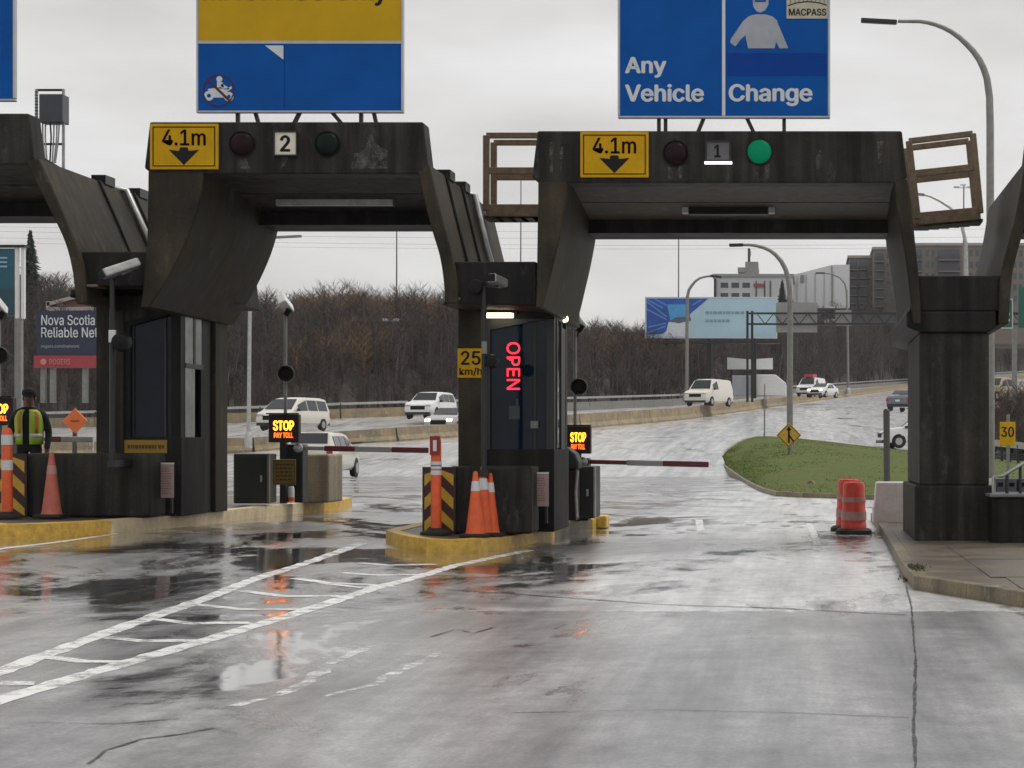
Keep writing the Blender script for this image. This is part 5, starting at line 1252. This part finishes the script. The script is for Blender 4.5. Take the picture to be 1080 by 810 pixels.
flat([(703.5, 321), (723, 321), (724, 335), (707, 338)], 'picture_sky', m_b2, .06)
flat([(696, 355), (703, 349), (705, 340), (716, 336), (727, 337), (727, 355)], 'picture_white', m_b3, .06)
flat([(705, 339), (714, 334.5), (728, 334), (729, 338), (716, 341)], 'picture_slate', m_b4, .09)
for x0, y0, x1, y1 in ((682, 318, 703, 334), (682, 326, 703, 337), (683, 316, 699, 325), (690, 315, 703, 322), (683, 351, 702, 344), (684, 345, 702, 341), (730, 322, 740, 316)):
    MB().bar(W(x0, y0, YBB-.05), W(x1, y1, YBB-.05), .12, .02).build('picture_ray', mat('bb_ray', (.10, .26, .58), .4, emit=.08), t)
for y, x0, x1 in ((330, 744, 786), (338.5, 744, 770)):
    x = x0
    mb = MB()
    while x < x1: wd = random.uniform(2, 6); boardbox(mb, x, y-1.6, min(x+wd, x1), y+1.4, YBB-.03, .02); x += wd+1
    mb.build('lettering', mat('bb_text', (.22, .34, .42), .4), t)['kind'] = 'stuff'
frame_mb(681.5, 314.5, 818.5, 355.5, YBB-.05, .12, .4).build('frame', m_signw, t)
MB().bar(W(676, 361, YBB-.8), W(822, 361, YBB-.8), .25, .9).build('catwalk', m_dark, t)
for x in (704, 748, 795): MB().bar(W(x, 420, YBB+.5), W(x, 356, YBB+.5), .5).build('post', m_dark, t)
t = thing('billboard', 'navy and red billboard reading Nova Scotia Reliable Network', 'billboard', W(80, 400, 120), group='billboards on the hill')
rect(38.5, 328, 150, 374.5, 120, .3).build('panel', mat('navy_board', (.012, .02, .05), .4), t); rect(35.5, 375, 150, 388, 119.9, .3).build('red_panel', mat('board_red', (.33, .035, .045), .4), t)
lettering('Nova Scotia', 43.5, 332, 100, 343, 119.9, m_signw, t, bold=.01); lettering('Reliable Network', 43.5, 345, 128, 356, 119.9, m_signw, t, bold=.01)
lettering('rogers.com/network', 43.5, 363.5, 84, 367.5, 119.9, mat('board_grey', (.3, .32, .36)), t)
lettering('ROGERS', 52, 378.5, 74, 384.5, 119.8, mat('board_pink', (.55, .2, .2)), t); MB().lathe(W(46, 381.5, 119.85), [(.2, 0), (.2, -.04)], 14, 'y').build('logo_ring', MATS['board_pink'], t)
for x in (46, 56, 90, 135): MB().bar(W(x, 425, 120.4), W(x, 388, 120.4), .3).build('post', m_polem, t)
# brown roof of a shed behind it
t = thing('shed', 'brown gabled roof of a small shed above the navy billboard', 'shed', W(74, 345, 150))
MB().prism([(W(x, y, 150).x, W(x, y, 150).z) for x, y in ((51, 345), (110, 345), (110, 322), (97, 310), (93, 310), (52, 320))], 150, 156).build('wall', mat('shed_brown', (.16, .09, .05), .7), t)
for (xa, ya, xb, yb) in ((50, 321, 96, 309), (96, 309, 99, 318), (51, 318, 51, 327), (52, 326, 98, 325.5)): MB().bar(W(xa, ya, 149.8), W(xb, yb, 149.8), .28).build('trim', mat('trim_pink', (.5, .42, .4)), t)
# teal sign board left edge
t = thing('teal_sign', 'teal board with white uprights at the left edge', 'sign', W(8, 335, 60))
rect(-60, 262, 15, 333, 60, .15).build('panel', mat('teal', (.008, .09, .13), .4), t); rect(-60, 304, 15, 333, 59.98, .019).build('lower_panel', mat('teal_dark', (.01, .055, .075), .4), t)
rect(-60, 258, 26, 260.5, 59.9, .3).build('top_bar', m_dark, t)
for x0, x1 in ((15.6, 19), (22, 25.5)): rect(x0, 261, x1, 336, 60, .12).build('upright', m_white, t)
for y in (271, 275.5, 280): rect(-20, y, 7.5, y+2, 59.97, .02).build('lettering', mat('teal_text', (.25, .42, .55)), t)
MB().bar(W(20, 336, 60.1), W(20, 505, 60.1), .2).build('post', m_polem, t); MB().bar(W(-40, 333, 60.1), W(-40, 505, 60.1), .2).build('post', m_polem, t)
# white banner board, site tent
t = thing('banner_board', 'low white banner board below the billboard', 'banner', W(790, 402, 190))
MB().prism([(W(x, y, 190).x, W(x, y, 190).z) for x, y in ((767, 389.5), (815, 389.5), (815, 377.5), (790, 379), (767, 377))], 190, 190.15).build('panel', m_white, t)
for x in (772, 810): MB().bar(W(x, 416, 190.2), W(x, 380, 190.2), .2).build('post', m_dark, t)
t = thing('site_tent', 'white box trailer parked below the banner board', 'trailer', W(800, 418, 186))
MB().prism([(W(x, y, 186).x, W(x, y, 186).z) for x, y in ((796, 417), (829, 417), (829, 404), (818, 395), (796, 395))], 186, 190).build('shell', m_white, t, bev=.08)
rect(772, 396, 795, 417, 186.5, 3).build('side', m_signg, t, bev=.05)
YO = 158
t = thing('sign_gantry', 'steel overhead sign gantry with grey sign backs over the highway', 'sign gantry', W(790, 420, YO))
for x in (788.3, 793.3): MB().bar(W(x, 424, YO+(x-788)*.2), W(x, 328, YO+(x-788)*.2), .20).build('post', m_dark, t)
for y in (330.5, 341.8):
    MB().bar(W(788, y, YO), W(1200, y, YO), .16).build('beam', m_dark, t)
for k in range(22):
    x = 798+k*18; MB().bar(W(x, 330.5, YO+.3), W(x+9, 341.8, YO+.3), .07).build('lattice', m_dark, t); MB().bar(W(x+9, 341.8, YO+.3), W(x+18, 330.5, YO+.3), .07).build('lattice', m_dark, t)
m_back = mat('sign_back', (.30, .30, .29), .5, .3, var=.12)
rect(818.5, 319, 862, 350.5, YO+.5, .1).build('sign_back', m_back, t); rect(881, 327, 898, 343.5, YO+.5, .1).build('sign_back', m_back, t); rect(898, 332, 960, 341, YO+.5, .1).build('sign_back', mat('sign_back_dark', (.10, .10, .10)), t)
for x in (1198,): MB().bar(W(x, 424, YO), W(x, 328, YO), .3).build('post', m_dark, t)
t = thing('direction_sign', 'green highway sign right of the pier capital', 'sign', W(1062, 346, 120))
rect(1046, 316, 1067.5, 345.5, 120, .1).build('panel', mat('highway_green', (.008, .10, .07), .4), t); frame_mb(1046, 316, 1067.5, 345.5, 119.98, .05, .1).build('border', m_signw, t)
lettering('N', 1059, 320, 1064, 327, 119.95, m_signw, t); lettering('Ochterloney', 1048, 336, 1066, 341, 119.95, m_signw, t) if False else None
for y, x0 in ((330, 1056), (336.5, 1050)): rect(x0, y, 1065, y+2.5, 119.95, .04).build('lettering', m_signw, t)
rect(1074, 303, 1110, 346, 120, .1).build('panel', MATS['highway_green'], t)
MB().bar(W(1070, 346, 120.2), W(1070, 470, 120.2), .3).build('post', m_polem, t); MB().bar(W(1044, 331, 120.2), W(1112, 331, 120.2), .15).build('beam', m_dark, t)

# ================================================================== BUILDINGS ON THE HILL
def far_building(label, px0, py0, px1, py1, Y, dp, m, wins, mw, parts=None, cat='building', group='buildings on the skyline'):
    t = thing('building', label, cat, W((px0+px1)/2, py1, Y), group=group)
    a, b = W(px0, py1, Y), W(px1, py0, Y)
    MB().box((a.x, Y, a.z-6), (b.x, Y+dp, b.z)).build('wall', m, t)
    MB().box((a.x-.3, Y-.3, b.z), (b.x+.3, Y+dp+.3, b.z+.5)).build('parapet', mat('parapet_grey', (.33, .33, .33)), t)
    for (x0, y0, x1, y1) in wins:
        wn = rect(x0, y0, x1, y1, Y-.06, .12).build('window', mw, t)
    return t
YW = 330
m_bw = mat('white_cladding', (.62, .63, .64), .6, var=.06); m_bwin = mat('far_glass', (.05, .07, .10), .15)
wins = [(760+k*11.5, y, 768+k*11.5, y+5.5) for k in range(3) for y in (298, 309)]
t = far_building('white office block with rooftop tower behind the billboard', 753, 292, 836, 322, YW, 20, m_bw, wins, m_bwin)
MB().box((W(753, 0, YW).x, YW-.5, W(0, 322, YW).z), (W(755.5, 0, YW).x, YW-.1, W(0, 294, YW).z)).build('dark_pilaster', m_dark, t)
for x in (797, 806, 812): rect(x, 296, x+1, 320, YW-.2, .3).build('pilaster', m_dark, t)
rect(795, 299, 806, 302.5, YW-.3, .2).build('red_sign', mat('sign_brick', (.35, .08, .05)), t)
tw = W(789, 292, YW+4)
for (x0, y0, x1, y1, dy) in ((779, 282, 800, 292.5, 3), (786, 276, 799.5, 283, 4), (778, 282, 786, 287, 2.6)):
    a, b = W(x0, y1, YW+dy), W(x1, y0, YW+dy); MB().box((a.x, YW+dy, a.z), (b.x, YW+dy+5, b.z)).build('roof_plant', mat('plant_grey', (.26, .26, .25), .6), t)
MB().tube([W(790, 276, YW+6), W(790, 262, YW+6)], .25, 6).build('antenna', m_dark, t)
for y in (266, 269): MB().bar(W(788.5, y, YW+6), W(792, y, YW+6), .4).build('antenna_dish', m_polem, t)
t = thing('warehouse', 'long pale warehouse with sloping roof right of the office block', 'building', W(866, 318, 345), group='buildings on the skyline')
MB().prism([(W(x, y, 345).x, W(x, y, 345).z) for x, y in ((808, 325), (896, 325), (896, 279), (877, 279.5), (836, 290), (808, 291))], 345, 375).build('wall', m_bw, t)
rect(877, 280.5, 877.8, 322, 344.8, .2).build('wall_seam', m_polem, t); rect(844, 290, 848, 298, 344.8, .2).build('louvre', m_polem, t)
for k in range(8): rect(812+k*9.5, 293-k*.9, 812.4+k*9.5, 322, 344.85, .15).build('wall_seam', m_back, t)
m_apt = mat('apartment_brown', (.17, .14, .115), .75, var=.12, scale=.3); m_aptd = mat('balcony_dark', (.05, .05, .055), .7)
def apartment(label, px0, py0, px1, py1, Y, bays, rows, rh):
    t = far_building(label, px0, py0, px1, py1, Y, 18, m_apt, [], m_bwin)
    for (bx0, bx1, kind) in bays:
        for r in range(rows):
            y0 = py0+4+r*rh
            if kind == 'b':
                rect(bx0, y0, bx1, y0+rh*.62, Y-.08, .1).build('window', m_bwin, t)
                a, b = W(bx0, y0+rh*.95, Y), W(bx1, y0+rh*.55, Y)
                MB().box((a.x, Y-2, a.z), (b.x, Y-1.85, b.z)).build('balcony_rail', m_aptd, t); MB().box((a.x, Y-2, a.z-.25), (b.x, Y-.002, a.z-.01)).build('balcony_floor', m_apt, t)
                MB().box((a.x, Y-1.84, a.z), (a.x+.12, Y-.01, b.z)).build('balcony_side', m_aptd, t)
            else:
                n_ = max(1, int((bx1-bx0)/5))
                for q in range(n_):
                    x = bx0+(bx1-bx0)*(q+.2)/n_; rect(x, y0+1, x+(bx1-bx0)/n_*.55, y0+rh*.6, Y-.06, .08).build('window', m_bwin, t)
    return t
apartment('grey apartment block with dark balconies left of the right pier', 895.5, 272, 922, 335, 390, [(896, 904, 'b'), (906, 914, 'b'), (915, 921.5, 'w')], 6, 9)
apartment('taller brown apartment block just left of the right pier', 921.5, 263, 966, 335, 380, [(923, 932, 'b'), (934, 944, 'w'), (947, 957, 'b')], 6, 9.5)
apartment('brown brick apartment block framed by the right pier arms', 960, 259, 1120, 330, 370, [(963, 972, 'b'), (975, 987, 'w'), (989, 1012, 'b'), (1015, 1034, 'w'), (1046, 1058, 'b'), (1061, 1080, 'w')], 5, 12)

# ================================================================== WOODED HILLSIDE
def bare_tree_mesh(h, nb, spread, wmin=.03):
    v, f = [], []
    def spike(a, b, w):
        d = (b-a).normalized(); p = d.cross(Vector((.3, .9, .2))).normalized()*w; q = d.cross(p).normalized()*w
        o = len(v); v.extend([a+p, a-p*.5+q*.87, a-p*.5-q*.87, b]); f.extend([(o, o+1, o+3), (o+1, o+2, o+3), (o+2, o, o+3)])
    spike(Vector((0, 0, -.3)), Vector((random.uniform(-.2, .2), random.uniform(-.2, .2), h)), .05+h*.010)
    for _ in range(nb):
        z = h*random.uniform(.16, .95); a = random.uniform(0, 6.283); ln = spread*(.25+.75*math.sin(math.pi*min(1, z/h*.9+.05)))*random.uniform(.45, 1.0)
        s = Vector((0, 0, z)); e2 = s+Vector((math.cos(a)*ln, math.sin(a)*ln, ln*random.uniform(.25, 1.25))); spike(s, e2, wmin*1.2)
        for _ in range(3):
            t_ = random.uniform(.25, .85); s2 = s.lerp(e2, t_); a2 = a+random.uniform(-1.1, 1.1); l2 = ln*random.uniform(.25, .55)
            spike(s2, s2+Vector((math.cos(a2)*l2, math.sin(a2)*l2, l2*random.uniform(.6, 1.7))), wmin*.75)
    return v, f
def joined(name, label, cat, m, places, variants):
    import numpy as np
    V, Fc, o = [], [], 0
    vs = [(np.array([tuple(p) for p in v]), np.array(f)) for v, f in variants]
    for (p, s, yaw) in places:
        v, f = random.choice(vs); c, sn = math.cos(yaw), math.sin(yaw)
        rot = np.array([[c, -sn, 0], [sn, c, 0], [0, 0, 1]]); V.append((v*s)@rot.T+np.array(tuple(p))); Fc.append(f+o); o += len(v)
    V = np.concatenate(V); Fc = np.concatenate(Fc)
    me = bpy.data.meshes.new(name); me.vertices.add(len(V)); me.vertices.foreach_set('co', V.astype('f').ravel())
    me.loops.add(len(Fc)*3); me.loops.foreach_set('vertex_index', Fc.astype('i').ravel()); me.polygons.add(len(Fc)); me.polygons.foreach_set('loop_start', np.arange(0, len(Fc)*3, 3, dtype='i'))
    me.update(calc_edges=True); me.validate(); me.materials.append(m)
    ob = bpy.data.objects.new(name, me); COL.objects.link(ob); tag(ob, label, cat); struct(ob, 'stuff'); return ob
def hill_pt(px, t):
    a, m_, b = lerp_row(r4b, px), lerp_row(rh2, px), lerp_row(rh, px)
    return a.lerp(m_, t/.45) if t < .45 else m_.lerp(b, (t-.45)/.55)
vars1 = [bare_tree_mesh(1, 40, .42, .0045) for _ in range(6)]
P1_, P2_, P3_ = [], [], []
for _ in range(3000):
    px = random.uniform(-150, 1180); t_ = random.random()**.9
    if 700 < px < 960 and t_ > .75: continue
    p = hill_pt(px, min(t_+.02, 1)); far = p.y/170
    hgt = random.uniform(2.4, 4.8)*(1 if t_ > .12 else .6)*(1 if t_ < .6 else .6)
    if px > 560: hgt = min(hgt, 3.6)
    if 330 < px < 480 and t_ > .8: hgt *= random.uniform(.9, 1.4)
    (P1_ if random.random() < .9 else P2_).append((p, hgt*max(.8, min(1.6, far)), random.uniform(0, 6.28)))
joined('bare_woodland', 'mass of leafless brown trees covering the hillside', 'woodland', m_twig, P1_, vars1)
joined('pale_woodland', 'scattered paler grey leafless trees among the brown wood', 'woodland', m_twig2, P2_, vars1)
shr = [bare_tree_mesh(1, 36, .6, .008) for _ in range(4)]
for _ in range(2000):
    px = random.uniform(-150, 1180); p = hill_pt(px, random.uniform(.015, 1)); P3_.append((p, random.uniform(1.2, 2.4)*max(.8, p.y/170), random.uniform(0, 6.28)))
joined('hillside_brush', 'tangled brown brush under the leafless trees', 'brush', mat('brush_brown', (.032, .023, .020), .9, var=.4, scale=.1), P3_, shr)
gd = []
for cx_, t0, n_ in ((400, .72, 70), (340, .70, 50), (440, .55, 30), (640, .5, 40), (700, .5, 60), (355, .75, 40), (360, .30, 18), (430, .8, 25), (1062, .25, 50)):
    for _ in range(n_): gd.append((hill_pt(random.gauss(cx_, 16 if cx_ == 700 else 30), min(1, max(.02, random.gauss(t0, .05)))), random.uniform(1.5, 3.0), random.uniform(0, 6)))
joined('golden_brush', 'patches of golden brown autumn leaves on the hillside', 'brush', m_gold, gd, shr)

# brushy earth bank right of the pier
bank = MB(); bt = [W(1043, 432, 108), W(1100, 426, 108), W(1200, 420, 108)]; bb = [W(1043, 471, 97), W(1100, 476, 95), W(1200, 482, 93)]
bk = [p+Vector((0, 4, 0)) for p in bt]; bk = [Vector((p.x, p.y, .3)) for p in bk]
for r_ in (bb, bt, bk): bank.v += r_
for j_ in range(2):
    for i_ in range(2): bank.f.append((j_*3+i_, j_*3+i_+1, j_*3+4+i_, j_*3+3+i_))
struct(bank.build('earth_bank', m_earth))
bp_ = []
for _ in range(260):
    u = random.random()*2; i_ = int(u); q = random.random(); bp_.append((bb[i_].lerp(bb[i_+1], u-i_).lerp(bt[i_].lerp(bt[i_+1], u-i_), q), random.uniform(.5, 1.3), random.uniform(0, 6.28)))
joined('bank_brush', 'brown brush on the bank right of the dark pier', 'brush', mat('bank_twigs', (.05, .034, .025), .9, var=.5, scale=.5), bp_, shr)
# single trees that stand out
def conifer(label, px, ybase, ytop, Y):
    p = W(px, ybase, Y); H = (ybase-ytop)*Y/F; t = thing('spruce_tree', label, 'tree', p, group='dark spruces on the skyline')
    MB().tube([p-Vector((0, 0, .5)), p+Vector((0, 0, H))], [.18, .02], 6).build('trunk', m_bark, t)
    mb = MB(); n_ = 340
    for i in range(n_):
        z = H*(.08+.92*(i/n_)); r = .24*H*(1-z/H)**.85+.12; a = i*2.4+random.uniform(-.4, .4); ln = r*random.uniform(.6, 1.1)
        s = p+Vector((0, 0, z)); tip = s+Vector((math.cos(a)*ln, math.sin(a)*ln, -ln*random.uniform(.15, .5)))
        sd_ = Vector((-math.sin(a), math.cos(a), 0))*ln*.22; mid = s.lerp(tip, .55)
        o = len(mb.v); mb.v += [s, mid+sd_+Vector((0, 0, -.1)), tip, mid-sd_+Vector((0, 0, -.1)), mid+Vector((0, 0, .12))]; mb.f += [(o, o+1, o+4), (o+1, o+2, o+4), (o+2, o+3, o+4), (o+3, o, o+4)]
    mb.build('crown', m_fir, t)
conifer('tall spruce on the skyline at the left edge', 32, 330, 243, 165)
conifer('dark spruce between the office block and warehouse', 825, 325, 295, 300)
conifer('smaller dark spruce beside the office block spruce', 833, 325, 302, 305)
def single_bare(label, px, ybase, ytop, Y, sp=.34, m=m_twig, cat='tree'):
    p = W(px, ybase, Y); H = (ybase-ytop)*Y/F; t = thing('bare_tree', label, cat, p, group='bare trees near the buildings')
    trunk = MB(); crown = MB(); rnd = random.Random(int(px*7+Y))
    def grow(a, d, ln, r, depth, mb):
        b = a+d*ln; mid = a.lerp(b, .5)+Vector((rnd.uniform(-1, 1), rnd.uniform(-1, 1), rnd.uniform(-.3, .6)))*ln*.06
        mb.tube([a, mid, b], [r, r*.82, r*.62], 4 if depth else 6, cap=False)
        if depth >= 5: return
        for k in range(rnd.choice((2, 3, 3))):
            ax = Vector((rnd.gauss(0, 1), rnd.gauss(0, 1), rnd.gauss(0, .4))).normalized()
            nd = (d+ax*rnd.uniform(.35, .75)*(1+sp)+Vector((0, 0, .18))).normalized()
            grow(a.lerp(b, rnd.uniform(.65, 1)), nd, ln*rnd.uniform(.62, .86), r*rnd.uniform(.5, .66), depth+1, crown)
    grow(p-Vector((0, 0, .5)), Vector((rnd.uniform(-.05, .05), rnd.uniform(-.05, .05), 1)).normalized(), H*.27, max(.016*H, .07), 0, trunk)
    trunk.build('trunk', m_bark, t); crown.build('crown', m, t)
single_bare('broad bare tree right of the warehouse', 882, 335, 298, 310, .5); single_bare('bare tree in front of the pale warehouse', 866, 335, 306, 300, .55); single_bare('rounded bare tree below the warehouse', 850, 338, 314, 290, .6)
single_bare('bare tree below the balconied apartments', 905, 340, 305, 310, .45); single_bare('bare tree under the tall brown apartments', 930, 345, 308, 310, .45)
single_bare('bare roadside tree right of the dark pier', 1074, 470, 385, 100, .4); single_bare('bare tree at the right edge behind the 30 sign', 1096, 474, 360, 100, .4)
single_bare('slim bare tree above the left billboard', 60, 330, 254, 170, .3); single_bare('bare skyline tree next to the left spruce', 92, 330, 262, 172, .3)
# overhead wires
for k, (ya, yb) in enumerate(((250, 252), (257, 260), (263, 263), (247, 243))):
    Yw = 200+k*8; a, b = W(-300, ya-14, Yw), W(1500, yb-10, Yw); mb = MB()
    mb.tube([a.lerp(b, i/24)-Vector((0, 0, 5.0*(1-(2*i/24-1)**2)*.25)) for i in range(25)], .012, 4)
    t = mb.build('overhead_wire', m_dark); tag(t, ('highest', 'second highest', 'third highest', 'lowest')[[3, 0, 1, 2].index(k)]+' thin wire crossing the sky behind the canopies', 'wire', 'overhead wires')
    for xx in (-300, 1500):
        pass
# moss and grit at the kerb corner
mb = MB(); c = G(957, 614)
for _ in range(500):
    p = c+Vector((random.gauss(.07, .05), random.gauss(.12, .2), 0)); p.z = random.choice((.01, .13)) if p.x > c.x+.02 else .01
    h = random.uniform(.008, .03); a = random.uniform(0, 6.28); d = Vector((math.cos(a), math.sin(a), 0))*.012; o = len(mb.v); mb.v += [p+d, p-d, p+Vector((random.uniform(-.02, .02), random.uniform(-.02, .02), h))]; mb.f.append((o, o+1, o+2))
g = mb.build('moss', mat('moss_green', (.075, .075, .035), .9, var=.4)); tag(g, 'tuft of moss and weeds at the pavement corner', 'moss'); struct(g, 'stuff')
# ------------------------------------------------------------------ damp air
m_haze = bpy.data.materials.new('haze'); m_haze.use_nodes = True; ht = m_haze.node_tree; ht.nodes.remove(ht.nodes['Principled BSDF'])
pv_ = ht.nodes.new('ShaderNodeVolumePrincipled'); pv_.inputs['Color'].default_value = (.92, .93, .95, 1); pv_.inputs['Density'].default_value = .00016; pv_.inputs['Anisotropy'].default_value = .2
ht.links.new(pv_.outputs[0], ht.nodes['Material Output'].inputs['Volume'])
hz = MB().box((-1500, -70, -1.9), (1500, 2000, 90)).build('haze', m_haze); tag(hz, 'thin pale drizzle haze over the whole place', 'haze'); struct(hz, 'stuff')
